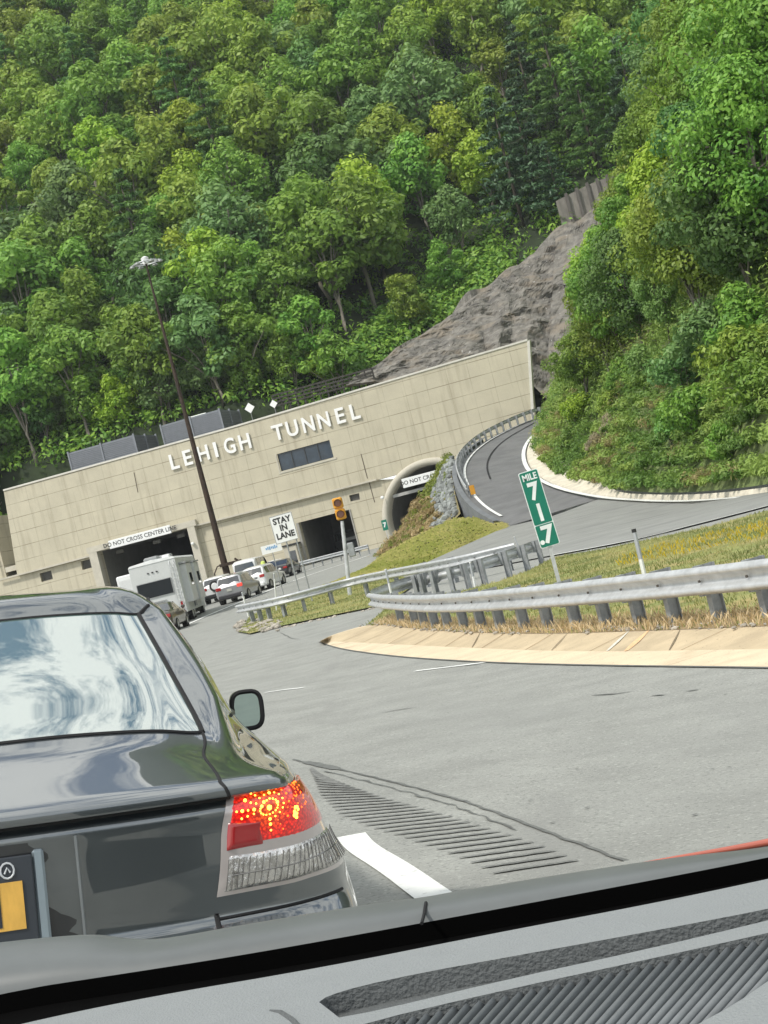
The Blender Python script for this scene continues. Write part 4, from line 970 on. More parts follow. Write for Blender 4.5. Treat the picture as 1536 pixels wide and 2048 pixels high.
# ---- right bank trees
def bank_at(i, j):
    a, b = int(j), int(i); return bank_rows[min(nb-1, a)][min(69, b)].lerp(bank_rows[min(nb-1, a+1)][min(69, b+1)], .5)
def bank_uv(u, v):
    best = None
    for j in range(nb):
        for i in range(0, 70):
            p = bank_rows[j][i]; a, b = proj(p); d = (a-u)**2+(b-v)**2
            if best is None or d < best[0]: best = (d, p)
    return best[1]
BT = [(1195, 800, .6, 'mid', 'tree whose bushy crown overhangs the ramp end'), (1232, 760, .85, 'olive', 'tall leafy tree at the left edge of the bank'), (1262, 720, .9, 'mid', 'leafy tree between the rock cut and the vine column'),
      (1250, 640, .85, 'yellow', 'bright tree rising beside the rock face'), (1300, 600, .85, 'yellow', 'light tree high over the left bank edge'), (1320, 540, 1.0, 'mid', 'tree below the concrete panel wall'),
      (1300, 700, 1.0, 'dark', 'shaded tree left of the vine column'), (1345, 640, .95, 'vine', 'rounded pale-leaved vine-covered tree shaped like a column'),
      (1420, 640, 1.1, 'olive', 'yellow-spotted tree right of the vine column'), (1400, 540, 1.15, 'yellow', 'yellow flecked tree above the vine column'), (1480, 560, 1.1, 'olive', 'olive tree midway up the right picture edge'),
      (1530, 600, 1.2, 'dark', 'dark tree at the right picture edge beside the brush'), (1400, 470, 1.1, 'olive', 'leafy tree high on the left shoulder of the bank'), (1375, 400, 1.1, 'mid', 'tree standing against the dark evergreens'),
      (1440, 430, 1.15, 'mid', 'mid green tree in the upper right bank'), (1520, 440, 1.2, 'dark', 'dark leafy tree at the upper right picture edge'), (1420, 340, 1.1, 'yellow', 'yellow-green tree with orange tips on the upper bank'),
      (1390, 290, 1.1, 'blue', 'bluish tree on the skyline of the bank'), (1450, 290, 1.25, 'mid', 'broad tree near the top of the bank'), (1530, 320, 1.25, 'mid', 'mid green tree by the upper right corner'),
      (1440, 210, 1.1, 'olive', 'olive tree with sunlit top near the upper right'), (1480, 180, 1.25, 'mid', 'leafy tree second from the top right corner'), (1560, 200, 1.3, 'yellow', 'pale tree in the top right corner'),
      (1410, 190, 1.1, 'dark', 'dark leafy tree where bank meets far forest'), (1460, 110, 1.1, 'dark', 'dark tree at the top of the picture right of center'), (1500, 60, 1.3, 'olive', 'olive treetop at the top picture edge'), (1570, 480, 1.2, 'mid', 'tree partly cut off by the right picture edge'),
      (1300, 500, .9, 'olive', 'slender tree next to the panel wall'), (1600, 330, 1.3, 'mid', 'half visible tree at the right picture edge'), (1590, 80, 1.3, 'mid', 'uppermost tree cut off at the right picture edge')]
for k, (u, v, s, m, lb) in enumerate(BT):
    p = bank_uv(u, v+ (60 if v < 700 else 20)); pr = near[k % 5]
    sc = s*(1.12 if p.y > 100 else .92)*.9
    place_tree(pr, p.x, p.y, p.z-.5, sc*(.62 if m == 'vine' else 1), random.uniform(0, 6.28), m, lb, 'trees on the right bank', squash=(1.45 if m == 'vine' else 1.1))
cl_or = []; 
# undergrowth on the bank, dense
pts, tn, rd, pts2, tn2, rd2, pts3 = [], [], [], [], [], [], []
for k in range(6800):
    i = rng.uniform(0, 68.9); j = rng.random()**1.5*(nb-2)
    p = bank_at(i, j)+Vector((rng.uniform(-.7, .7), rng.uniform(-.7, .7), 0)); u, v = proj(p)
    if u > 1640 or v < 330 or u < 1040: continue
    nzv = noise.noise(Vector((p.x*.16, p.y*.16, p.z*.16))); low = j < 9
    brown = low and ((1280 < u < 1480 and v > 880 and nzv > .0) or nzv > .42)
    h = rng.uniform(.25, .6)*(1.0+min(1.2, j*.10))
    if brown: pts2.append(tuple(p+Vector((0, 0, h*.4)))); rd2.append(h); tn2.append(rng.random())
    else: pts.append(tuple(p+Vector((0, 0, h*.5)))); rd.append(h*(1.3 if j > 5 else 1)); tn.append(min(1, max(0, .45+nzv*1.3)))
for k in range(3600):
    i = rng.uniform(26, 68.9); j = rng.uniform(0, 7); p = bank_at(i, j)+Vector((rng.uniform(-.9, .9), rng.uniform(-.9, .9), 0)); h = rng.uniform(.14, .38)*(.7+.09*j)
    nzv = noise.noise(Vector((p.x*.2, p.y*.2, 9)))
    if nzv > .38: pts2.append(tuple(p+Vector((0, 0, h*.2)))); rd2.append(h); tn2.append(rng.random())
    else: pts.append(tuple(p+Vector((0, 0, h*.2)))); rd.append(h); tn.append(min(1, max(0, .5+nzv*1.6)))
stuff_leaves('bank_brush', 'green weeds and brush covering the right bank', 'brush', pts, rd, 46, .26, tn, leaf_mat('brush_green', (.125, .215, .04), (.32, .41, .09)), up=.6, aspect=.35)
stuff_leaves('dry_brush', 'brownish dry grass patches low on the right bank', 'dry grass', pts2, rd2, 60, .24, tn2, leaf_mat('brush_brown', (.26, .23, .085), (.42, .37, .16)), up=.2, aspect=.2)
# taller shrubs on the bank as individuals
shp = [make_proto('shrub', 'broad', 71+i, 3.2, 1.7, 26, 130, .2) for i in range(3)]
for k, (u, v, s, m, lb) in enumerate(((1135, 835, .95, 'yellow', 'bright yellow-green bush at the left foot of the bank'), (1165, 860, .8, 'yellow', 'yellow-green bush just behind the one at the bank foot'), (1265, 800, .9, 'mid', 'green shrub halfway up beside bare soil'), (1300, 770, .8, 'vine', 'small pale shrub under the vine column'),
        (1370, 800, 1.0, 'blue', 'bluish shrub under the vine-covered tree'), (1440, 760, 1.2, 'blue', 'wide feathery shrub below the yellow-spotted tree'), (1500, 720, 1.2, 'mid', 'wide green shrub at the right above the brush'), (1400, 880, 1.0, 'mid', 'deep green shrub above the brown grass'),
        (1460, 930, .6, 'mid', 'low green shrub near the road edge at right'), (1345, 900, .6, 'vine', 'low light green weed clump on the lower bank'), (1530, 850, 1.0, 'mid', 'green shrub cut by the right picture edge'), (1200, 905, .5, 'grey', 'whitish flowering weed clump near the ramp kerb'), (1225, 870, .5, 'grey', 'whitish flowering weed clump a little higher on the bank'), (1510, 790, 1.1, 'olive', 'olive feathery shrub at the right'), (1240, 845, .7, 'olive', 'olive shrub behind the whitish weeds'))):
    p = bank_uv(u, v); place_tree(shp[k % 3], p.x, p.y, p.z-.25, s, random.uniform(0, 6.28), m, lb, 'shrubs on the right bank', cat='shrub')
# berm brush
pts, rd, tn, pts2, rd2, tn2 = [], [], [], [], [], []
for k in range(1500):
    i = rng.uniform(0, 28.5); j = rng.uniform(0, 11) ; a, b = int(i), min(10, int(j)); p = berm_rows[b][a].lerp(berm_rows[b][a+1], i-a)
    if j > 3 and i > 12 and (j-3)/8 > (19-i)/9 and rng.random() < .93: continue
    h = rng.uniform(.18, .5)*(1.25 if j < 1.5 else .7)
    if i > 18 or rng.random() < .22: pts.append(tuple(p+Vector((0, 0, h*.6)))); rd.append(h); tn.append(rng.random())
    else: pts2.append(tuple(p+Vector((0, 0, h*.6)))); rd2.append(h*.9); tn2.append(rng.random())
stuff_leaves('berm_brush', 'yellow-green brush growing along the top of the berm', 'brush', pts, rd, 50, .26, tn, leaf_mat('berm_green', (.15, .21, .03), (.30, .34, .06)), up=.3, aspect=.35)
stuff_leaves('berm_dry_brush', 'tan dry brush on the lower end of the berm', 'brush', pts2, rd2, 50, .26, tn2, leaf_mat('berm_tan', (.34, .28, .11), (.66, .54, .27)), up=.3, aspect=.25)
# ---- grass
def blades(name, label, poly, n, h0, h1, w, cols, zf, tonef=None, mat=None):
    xs = [p[0] for p in poly]; ys = [p[1] for p in poly]; V, T = [], []; k = 0
    while k < n:
        x, y = rng.uniform(min(xs), max(xs)), rng.uniform(min(ys), max(ys))
        # denser near the camera
        if not inpoly(x, y, poly): k += .05; continue
        k += 1; z = zf(x, y); h = rng.uniform(h0, h1); a = rng.uniform(0, 6.28); lx_, ly_ = rng.normal(0, .35, 2)*h; dx, dy = math.cos(a)*w, math.sin(a)*w
        V += [(x-dx, y-dy, z), (x+dx, y+dy, z), (x+lx_*.5+dx*.6, y+ly_*.5+dy*.6, z+h*.7), (x+lx_, y+ly_, z+h)]; t_ = tonef(x, y) if tonef else rng.random(); T += [t_]*4
    o = bpy.data.objects.new(name, mesh_quads(name, np.array(V), np.array(T), mat)); COL.objects.link(o); return tag(o, label, 'grass', kind='stuff')
gr = leaf_mat('grass_green', (.19, .215, .065), (.46, .42, .18), vary=.02); dr = leaf_mat('grass_dry', (.52, .39, .18), (.82, .68, .42), vary=.02)
yf = leaf_mat('flower_yellow', (.55, .42, .01), (.62, .50, .03), vary=.02)
tf = lambda x, y: min(1, max(0, .4+1.3*noise.noise(Vector((x*.6, y*.35, 0)))+rng.normal()*.2))
vp = [(p.x, p.y) for p in verge_poly]
blades('verge_grass', 'green and olive grass behind the near guardrail', vp, 30000, .03, .09, .010, None, lambda x, y: Hg(x, y)+.11, tf, gr)
fs = [(p.x, p.y) for p in front_strip]
blades('dry_grass', 'straw coloured dry grass under the near guardrail', fs, 8000, .03, .14, .006, None, lambda x, y: Hg(x, y)+.13, None, dr)
# yellow flowers in a band near the access road
fb = [G(u, v) for u, v in ((1240, 1125), (1340, 1095), (1440, 1075), (1560, 1045), (1560, 1085), (1440, 1105), (1330, 1128), (1240, 1142))]
blades('yellow_flowers', 'small yellow wildflowers in the verge grass', [(p.x, p.y) for p in fb], 700, .07, .12, .014, None, lambda x, y: Hg(x, y)+.11, None, yf)
ip = [(p.x, p.y) for p in isl]
blades('island_grass', 'short green grass on the island under the far guardrail', ip, 9000, .04, .10, .015, None, lambda x, y: Hg(x, y)+.04, tf, gr)
# slope grass
V, T = [], []
for k in range(16000):
    i = rng.uniform(0, 38.9); j = rng.uniform(0, 8.9); a, b = int(i), int(j); p = grass_slope_rows[b][a].lerp(grass_slope_rows[b+1][a+1], i-a); p = p+(grass_slope_rows[b+1][a]-grass_slope_rows[b][a])*rng.uniform(-.4, .4)
    h = rng.uniform(.04, .14); w = .03; a = rng.uniform(0, 6.28); V += [(p.x-w, p.y, p.z), (p.x+w, p.y, p.z), (p.x+w*.5+rng.normal()*.1, p.y, p.z+h*.7), (p.x+rng.normal()*.1, p.y, p.z+h)]; t_ = tf(p.x*.6, p.y*.3); T += [t_]*4
o = bpy.data.objects.new('slope_grass', mesh_quads('slope_grass', np.array(V), np.array(T), leaf_mat('grass_slope', (.36, .40, .09), (.74, .66, .28), vary=.02))); COL.objects.link(o); tag(o, 'patchy green and yellow grass on the slope below the berm', 'grass', kind='stuff')
# stones at the island nose and litter on the verge edge
mb = MB()
def stone(mb, p, r):
    bm = bmesh.new(); bmesh.ops.create_icosphere(bm, subdivisions=1, radius=r); rot = Matrix.Rotation(rng.uniform(0, 6), 3, 'Z')
    mb.add([rot @ Vector((v.co.x*1.3, v.co.y, v.co.z*.6))*(1+.3*noise.noise(v.co*9+p))+p for v in bm.verts], [[v.index for v in f.verts] for f in bm.faces]); bm.free()
for k in range(60):
    p = G(rng.uniform(472, 560), rng.uniform(1244, 1266)); stone(mb, p+Vector((0, 0, .05)), rng.uniform(.05, .16))
for k in range(260):
    q = i_[int(rng.uniform(8, 89))]; p = q+Vector((rng.uniform(-.1, .2), rng.uniform(0, .5), 0)); p.z = Hg(p.x, p.y)+.14; stone(mb, p, rng.uniform(.01, .04))
for k in range(50):
    f = rng.random(); p = G(560+f*190, 1257-f*40+rng.uniform(-4, 2)); stone(mb, p, rng.uniform(.03, .09))
tag(mb.build('gravel', M('gravel_stone', (.34, .31, .26), .9, var=.5, scale=8)), 'loose stones and gravel along the guardrail edges', 'gravel', kind='stuff')
# ------------------------------------------------------------------ FAR VEHICLES
def half_pts(s):
    y, w, zb, zt, wr, zr = s
    return [(0, zb), (w*.86, zb), (w*.97, zb+.10), (w, zb+(zt-zb)*.5), (w*.985, zt-.10), (w*.94, zt), (wr+.05, max(zt, zr-.09)), (wr*.9, zr), (wr*.5, zr+.02), (0, zr+.03)]
def far_car(name, label, cat, spec, paint_m, pos, rz, group='vehicles queueing toward the tunnel', lit=True, glass=None, wheels=None, extra=None, plate=True):
    t = thing(name, label, cat, (pos.x, pos.y, Hg(pos.x, pos.y)), rz, group)
    st = spec['st']; glass = glass or glassd
    # densify stations
    ys = []
    for a, b in zip(st, st[1:]): ys += [a[0], (a[0]+b[0])/2]
    ys.append(st[-1][0]); A_ = np.array(st); S_ = [[y]+[float(np.interp(y, A_[:, 0], A_[:, c])) for c in range(1, 6)] for y in ys]
    rows = []
    for s in S_:
        h = half_pts(s); rows.append([Vector((x, s[0], z)) for x, z in h]+[Vector((-x, s[0], z)) for x, z in reversed(h[1:-1])]+[Vector((0, s[0], s[2]))])
    mb = MB(); mb.grid(rows)
    for r in (rows[0], rows[-1]): mb.add(r[:-1], [tuple(range(len(r)-1))])
    mb.build('body', paint_m, t, auto=38)
    # side windows
    def sect(y): return half_pts([y]+[float(np.interp(y, A_[:, 0], A_[:, c])) for c in range(1, 6)])
    for sg in (1, -1):
        for (y0, y1) in spec['win']:
            mb = MB(); rows = []
            for k in range(5):
                y = y0+(y1-y0)*k/4; h = sect(y); a, b = h[5], h[6]; rows.append([Vector((sg*(a[0]+(b[0]-a[0])*f+.012), y, a[1]+(b[1]-a[1])*f)) for f in (.10, .55, .95)])
            mb.grid(rows); mb.build('side_window', glass, t)
    # rear glass and windshield
    for nm, (ya, yb, za, zb2) in (('rear_window', spec['rear']), ('windshield', spec['front'])):
        mb = MB(); wr = spec['wr']; off = Vector((0, -.02 if nm == 'rear_window' else .02, .015))
        mb.grid([[Vector((-wr*.95, ya, za))+off, Vector((0, ya-.02, za))+off, Vector((wr*.95, ya, za))+off], [Vector((-wr*.84, yb, zb2))+off, Vector((0, yb-.02, zb2))+off, Vector((wr*.84, yb, zb2))+off]]); mb.build(nm, glass, t)
    # wheels
    W_ = st[2][1]; r = spec.get('r', .34)
    for y in spec['axles']:
        for sg in (1, -1):
            mb = MB(); mb.tube([(sg*(W_-.20), y, r), (sg*(W_-.015), y, r), (sg*(W_+.005), y, r)], [r, r, r*.9], 18); w_ = mb.build('wheel', tyre, t, auto=40)
            mb = MB(); mb.tube([(sg*(W_+.0), y, r), (sg*(W_+.012), y, r)], [r*.62, r*.5], 12); mb.build('rim', rimm, w_)
            mb = MB(); mb.tube([(sg*(W_-.25), y, r+.02), (sg*(W_-.002), y, r+.02)], [r*1.17, r*1.17], 18); mb.build('wheel_arch', dark, t)
    # lights, bumper, plate
    zt = spec.get('lz', .85); lw = spec.get('lw', .28)
    for sg in (1, -1):
        mb = MB(); mb.box((sg*(st[0][1]-lw*.35), st[0][0]+.05, zt), (lw, .16, spec.get('lh', .2)), bev=.03); mb.build('tail_light', M('tail_lit', (.75, .06, .04), .3, emit=.9) if lit and sg == 1 else redlens, t)
        mb = MB(); mb.box((sg*(st[-1][1]-.12), st[-1][0]+.01, .66), (.3, .08, .16), bev=.03); mb.build('headlight', M('headlight_glass', (.6, .6, .6), .1, coat=1), t)
    mb = MB(); mb.box((0, st[0][0]-.03, .45), (st[0][1]*1.9, .18, .26), bev=.06); mb.build('bumper', spec.get('bump', dark), t)
    if plate: mb = MB(); mb.box((0, st[0][0]-.03, spec.get('pz', .78)), (.31, .02, .16)); mb.build('license_plate', M('plate_plain', (.5, .5, .45), .5), t)
    for sg in (1, -1): mb = MB(); y = spec['win'][-1][1]; mb.box((sg*(W_+.10), y-.1, st[2][3]+.05), (.2, .1, .15), bev=.04); mb.build('wing_mirror', paint_m, t)
    if extra: extra(t)
    return t
SUV = dict(st=[(0, .80, .38, .98, .74, 1.0), (.08, .90, .32, 1.02, .76, 1.12), (.40, .93, .28, 1.05, .68, 1.62), (1.2, .94, .26, 1.03, .68, 1.70), (2.6, .94, .26, 1.0, .67, 1.68), (3.1, .94, .26, .99, .70, 1.35), (3.55, .94, .27, .97, .78, 1.02), (4.3, .90, .30, .90, .72, .93), (4.6, .78, .38, .75, .6, .78)],
           win=[(.55, 1.25), (1.35, 2.2), (2.3, 3.1)], rear=(.10, .36, 1.10, 1.54), front=(3.5, 2.75, 1.05, 1.60), wr=.74, axles=(.85, 3.65), r=.36, lz=.98, lw=.34, lh=.2, pz=.82)
SEDAN = dict(st=[(0, .76, .36, .88, .66, .90), (.08, .86, .28, .96, .70, .99), (.65, .90, .24, 1.0, .70, 1.03), (1.35, .91, .22, .98, .60, 1.38), (2.0, .91, .22, .97, .60, 1.45), (2.7, .91, .22, .96, .60, 1.40), (3.45, .91, .24, .95, .74, .98), (4.4, .88, .26, .82, .66, .84), (4.75, .74, .34, .66, .5, .68)],
             win=[(1.1, 1.9), (2.0, 2.9)], rear=(.70, 1.32, 1.05, 1.38), front=(3.4, 2.75, 1.0, 1.38), wr=.70, axles=(1.0, 3.75), r=.33, lz=.80, lw=.34, lh=.17, pz=.68)
VAN = dict(st=[(0, .90, .45, 1.2, .82, 1.9), (.06, .97, .38, 1.25, .86, 2.05), (.5, 1.0, .35, 1.25, .86, 2.15), (3.5, 1.0, .35, 1.2, .86, 2.15), (4.2, 1.0, .35, 1.15, .80, 1.9), (4.8, .98, .38, 1.1, .84, 1.25), (5.4, .9, .42, .95, .75, 1.0)],
           win=[(.6, 1.8), (2.0, 3.2), (3.4, 4.2)], rear=(-.02, .02, 1.35, 1.85), front=(4.75, 4.15, 1.25, 1.95), wr=.86, axles=(1.0, 4.5), r=.37, lz=1.1, lw=.16, lh=.5, pz=.8)
whitep = M('white_car_paint', (.72, .73, .73), .3, var=.04, coat=.8); silverp = M('silver_car_paint', (.36, .37, .38), .36, .4, var=.05, coat=.8)
darkp = M('dark_car_paint', (.03, .032, .035), .3, .3, coat=.8); maroonp = M('brown_car_paint', (.10, .085, .07), .3, .4, coat=.8)
def gxy(u, v, y): return P(u, v, y)
rd_ = math.radians
far_car('suv', 'silver SUV with its right brake light lit beside the RV', 'suv', dict(SUV, bump=M('bumper_black', (.04, .04, .045), .5)), silverp, gxy(462, 1192, 97), rd_(-9))
wsu = dict(SUV, bump=whitep)
def beacon(t):
    mb = MB(); mb.tube([(.2, 2.3, 1.70), (.2, 2.3, 1.86), (.2, 2.3, 1.92)], [.16, .15, .06], 10); mb.build('beacon', M('beacon_lime', (.55, .65, .15), .4), t, auto=40)
far_car('suv', 'white SUV ahead and to the right of the silver SUV', 'suv', wsu, whitep, gxy(508, 1170, 106), rd_(-14), lit=False, extra=beacon)
far_car('van', 'white van partly hidden behind the white SUV at the mast foot', 'van', VAN, whitep, gxy(494, 1156, 124), rd_(-8), lit=False)
far_car('sedan', 'white car low in front of the white SUV, mostly hidden', 'car', SEDAN, whitep, gxy(546, 1150, 131), rd_(-8), lit=False)
far_car('sedan', 'black car at the head of the right-hand queue by the lane signs', 'car', SEDAN, darkp, gxy(560, 1160, 124), rd_(-10), lit=False)
def spare(t):
    mb = MB(); mb.tube([(.1, -.22, 1.08), (.1, -.02, 1.08)], [.36, .37], 20); s = mb.build('spare_wheel', tyre, t, auto=40); mb = MB(); mb.tube([(.1, -.24, 1.08), (.1, -.215, 1.08)], [.2, .24], 14); mb.build('spare_cover', whitep, s)
far_car('jeep', 'white off-road car with rear spare wheel, squeezed between RV and silver SUV', 'off-road car', dict(SUV, bump=dark), whitep, gxy(434, 1198, 106), rd_(-6), lit=False, extra=spare)
far_car('sedan', 'dark brown sedan directly behind the RV, half hidden by the near car', 'car', SEDAN, maroonp, gxy(310, 1246, 76), rd_(-2), lit=False)
# service truck parked inside the garage bay, facing out
q = fac(665, 1112, -4); p = FM @ Vector((q[0], 9.5, 0))
gt = far_car('service_truck', 'dark service truck with a round headlight parked inside the garage bay', 'truck', VAN, M('truck_grey', (.10, .11, .11), .5), Vector((p.x, p.y, 0)), rd_(192), group='', lit=False, plate=False)
mb = MB()
for x in (-.62, .62):
    mb = MB(); mb.tube([(x, 5.38, .82), (x, 5.47, .82)], [.19, .16], 14); mb.build('round_headlight', M('headlight_glass'), gt, auto=40)
mb = MB(); mb.box((0, 5.45, 1.3), (1.5, .1, .3), bev=.03); mb.build('hood_strip', M('hood_pale', (.35, .36, .35), .5), gt)
# ---- RV
pr = P(322, 1205, 85); rv = thing('motorhome', 'white motorhome with a wide dark rear window entering the square tunnel mouth', 'motorhome', (pr.x, 85, Hg(pr.x, 85)), rd_(1), 'vehicles queueing toward the tunnel')
rvw = M('rv_white', (.54, .555, .54), .4, var=.05); Wr, Hr, Lr = 1.26, 3.58, 9.5
mb = MB(); prof = [(-Wr, .55), (Wr, .55), (Wr, Hr-.10), (Wr-.10, Hr), (0, Hr+.07), (-Wr+.10, Hr), (-Wr, Hr-.10)]
mb.prism([(x, 0, z) for x, z in prof], (0, Lr, 0)); mb.build('body', rvw, rv)
mb = MB(); mb.prism([(x*1.012, -.03, z+.012) for x, z in ((-Wr, Hr-.10), (Wr, Hr-.10), (Wr-.10, Hr+.01), (0, Hr+.09), (-Wr+.10, Hr+.01))], (0, Lr+.06, 0)); mb.build('roof', M('rv_roof', (.78, .79, .78), .5), rv)
mb = MB(); mb.box((-.12, -.02, 2.12), (1.84, .05, .80), bev=.1); f_ = mb.build('rear_window', M('rv_glass', (.012, .015, .018), .35, spec=.3), rv)
mb = MB()
for x in (-1.05, .81): mb.box((x, -.04, 2.12), (.03, .02, .82))
for z in (1.70, 2.54): mb.box((-.12, -.04, z), (1.88, .02, .03))
mb.build('window_frame', M('rv_grey', (.30, .31, .31), .5), f_)
mb = MB()
for x in (-.30, -.06, .18): mb.box((x, -.03, 3.02), (.1, .04, .06))
mb.build('marker_lights', dark, rv)
mb = MB(); mb.box((-.1, -.028, 1.42), (.9, .02, .05)); mb.box((-.2, -.028, 1.36), (.6, .02, .03)); mb.build('stripe', M('rv_grey'), rv)
mb = MB()
for x in (.92, 1.16): mb.tube([(x, -.12, .8), (x, -.12, 3.2), (x, 0, 3.4), (x, .4, 3.42)], .022, 6)
for k in range(8): mb.tube([(.92, -.12, .95+k*.3), (1.16, -.12, .95+k*.3)], .018, 6)
mb.build('ladder', galv, rv)
for sg in (-1, 1): mb = MB(); mb.box((sg*1.08, -.02, .98), (.16, .05, .36), bev=.02); mb.build('tail_light', redlens, rv)
mb = MB(); mb.box((0, -.15, .5), (2.4, .22, .22), bev=.04); mb.build('bumper', dark, rv); mb = MB(); mb.box((.55, -.28, .38), (.9, .04, .16)); mb.build('tow_plate', white, rv)
for (y0, y1, z0, z1, x1) in ((1.2, 3.6, 1.0, 3.1, 1.62), (5.0, 7.6, 1.0, 3.1, 1.62)):
    mb = MB(); mb.box(((Wr+x1)/2-.1, (y0+y1)/2, (z0+z1)/2), (x1-Wr+.2, y1-y0, z1-z0), bev=.03); so_ = mb.build('slide_out', rvw, rv)
    mb = MB(); mb.box((x1, (y0+y1)/2, 2.2), (.03, 1.1, .7)); mb.build('window', glassd, so_)
    mb = MB(); mb.box(((Wr+x1)/2, (y0+y1)/2, z1+.06), (x1-Wr+.1, y1-y0+.2, .08)); mb.build('awning', M('rv_grey'), so_)
mb = MB(); mb.box((Wr+.05, 4.3, 1.7), (.06, .8, 2.0)); mb.build('door', M('rv_door', (.2, .21, .21), .5), rv)
for (x, y, w, l, h) in ((-.2, 2.2, .8, 1.0, .30), (.1, 5.6, .8, 1.1, .36)): mb = MB(); mb.box((x, y, Hr+.15), (w, l, h), bev=.08); mb.build('air_conditioner', M('rv_ac', (.25, .26, .26), .6), rv)
for (x, y) in ((.45, 3.6), (-.6, 4.4), (.7, 1.2)): mb = MB(); mb.box((x, y, Hr+.12), (.4, .4, .16), bev=.04); mb.build('roof_vent', M('rv_roof'), rv)
for y in (2.6, 3.5, 8.6):
    for sg in (-1, 1): mb = MB(); mb.tube([(sg*(Wr-.3), y, .40), (sg*(Wr-.02), y, .40)], .40, 18); w_ = mb.build('wheel', tyre, rv, auto=40); mb = MB(); mb.tube([(sg*(Wr-.02), y, .4), (sg*(Wr+.0), y, .4)], [.26, .2], 12); mb.build('rim', rimm, w_)
mb = MB(); mb.box((0, Lr/2, .45), (2.2, Lr-.5, .3)); mb.build('chassis', dark, rv)
mb = MB(); mb.box((0, Lr+.6, 1.4), (2.3, 1.4, 1.7), bev=.3); mb.build('cab', rvw, rv)
# box truck to its left
pr = P(280, 1195, 99); bt = thing('box_truck', 'white box truck seen between the near car roof and the motorhome', 'truck', (pr.x, 99, Hg(pr.x, 99)), rd_(-5), 'vehicles queueing toward the tunnel')
mb = MB(); mb.box((0, 3, 2.0), (2.4, 6, 2.5), bev=.08); mb.build('cargo_box', whitep, bt); mb = MB(); mb.box((0, 7, 1.4), (2.1, 1.9, 1.8), bev=.3); mb.build('cab', whitep, bt)
mb = MB(); mb.box((0, -.01, 1.9), (2.1, .04, 2.1)); mb.build('rear_door', M('door_white', (.6, .61, .6), .5), bt)
mb = MB(); mb.box((.95, -.05, 2.2), (.05, .05, .6)); mb.build('handle', dark, bt)
for y in (1.2, 6.8):
    for sg in (-1, 1): mb = MB(); mb.tube([(sg*.9, y, .42), (sg*1.15, y, .42)], .42, 16); mb.build('wheel', tyre, bt, auto=40)
mb = MB(); mb.box((0, 3.5, .6), (1.8, 7, .3)); mb.build('chassis', dark, bt)
# ------------------------------------------------------------------ NEAR SEDAN (tail at local y=0, forward +y)
yw, pt, rl_ = rd_(11.9), rd_(-.9), rd_(8.3)
CM = Matrix.Translation((-1.18, 3.26, .63)) @ Matrix.Rotation(yw, 4, 'Z') @ Matrix.Rotation(pt, 4, 'X') @ Matrix.Rotation(rl_, 4, 'Y')
nc = thing('sedan', 'dark grey sedan close in front with one glowing red tail light', 'car', mat=CM)
OUT = np.array([(0, 0), (.30, .005), (.52, .028), (.62, .05), (.745, .09), (.850, .18), (.905, .38), (.935, .75), (.94, 1.2), (.94, 1.7), (.94, 2.3), (.935, 2.9), (.93, 3.4), (.92, 3.9), (.88, 4.4), (.78, 4.7), (.45, 4.88), (0, 4.93)])
NS = 18
def ring(dy, xs, z, zfr=None, sidex=None, front_in=0.):
    o = []
    for i, (x, y) in enumerate(OUT):
        fr = 1 if i <= 4 else (.75 if i == 5 else .4 if i == 6 else 0); ff = max(0, i-14)/3
        zz_ = z if zfr is None else z+(zfr-z)*min(1, max(0, (i-6)/10))
        sx_ = xs if (sidex is None or i < 5) else ((xs+(sidex-xs)*(.75 if i == 5 else 1)) if i < 7 else (sidex*.5+.5*(sidex*.4+.54) if i == 7 else sidex*.4+.54)); 
        if i <= 4: sx_ = xs if sidex is None else 1+(xs-1)*.6
        o.append((x*sx_, y+dy*fr-front_in*ff, zz_))
    return o
RG = [ring(.10, .93, .20), ring(-.03, .985, .34), ring(-.055, 1.0, .50), ring(-.055, 1.0, .60), ring(-.035, .995, .645),
      ring(.022, .985, .70), ring(.020, .985, .735, None, .985), ring(.012, .985, .80, .74, .945), ring(.006, .975, .88, .78, .915), ring(.0, .97, .925, .80, .888), ring(.022, .955, .950, .82, .872, .02),
      ring(-.016, .945, .956, .83, .868, .03), ring(-.018, .93, .972, .85, .856, .04), ring(.012, .905, .986, .87, .835, .07)]
KL = len(RG)-1
RG.append([(0, .25, 1.045), (.3, .25, 1.04), (.48, .26, 1.03), (.565, .28, 1.02), (.635, .32, 1.012), (.68, .42, 1.00), (.705, .60, 1.00), (.765, .88, 1.0), (.80, 1.25, 1.0), (.82, 1.7, .99), (.825, 2.3, .98), (.825, 2.9, .965), (.80, 3.35, .955), (.74, 3.8, .93), (.65, 4.2, .90), (.5, 4.35, .88), (.3, 4.45, .88), (0, 4.5, .88)])
RG.append([(0, .44, 1.105), (.3, .45, 1.10), (.48, .49, 1.085), (.595, .55, 1.065), (.655, .575, 1.068), (.682, .70, 1.045), (.698, .90, 1.04), (.73, 1.1, 1.035), (.765, 1.35, 1.03), (.775, 1.75, 1.02), (.78, 2.3, 1.01), (.775, 2.85, .995), (.74, 3.2, .985), (.62, 3.5, .975), (.45, 3.65, .975), (.3, 3.7, .975), (.15, 3.73, .975), (0, 3.75, .975)])
KB = len(RG)-1
roofe = [(0, 1.22, 1.405), (.28, 1.225, 1.402), (.43, 1.25, 1.392), (.50, 1.28, 1.382), (.555, 1.300, 1.388), (.575, 1.43, 1.384), (.58, 1.62, 1.40), (.59, 1.78, 1.408), (.596, 1.95, 1.413), (.60, 2.15, 1.415), (.595, 2.4, 1.412), (.575, 2.62, 1.40), (.54, 2.75, 1.39), (.47, 2.82, 1.385), (.36, 2.86, 1.39), (.25, 2.875, 1.392), (.12, 2.88, 1.395), (0, 2.88, 1.395)]
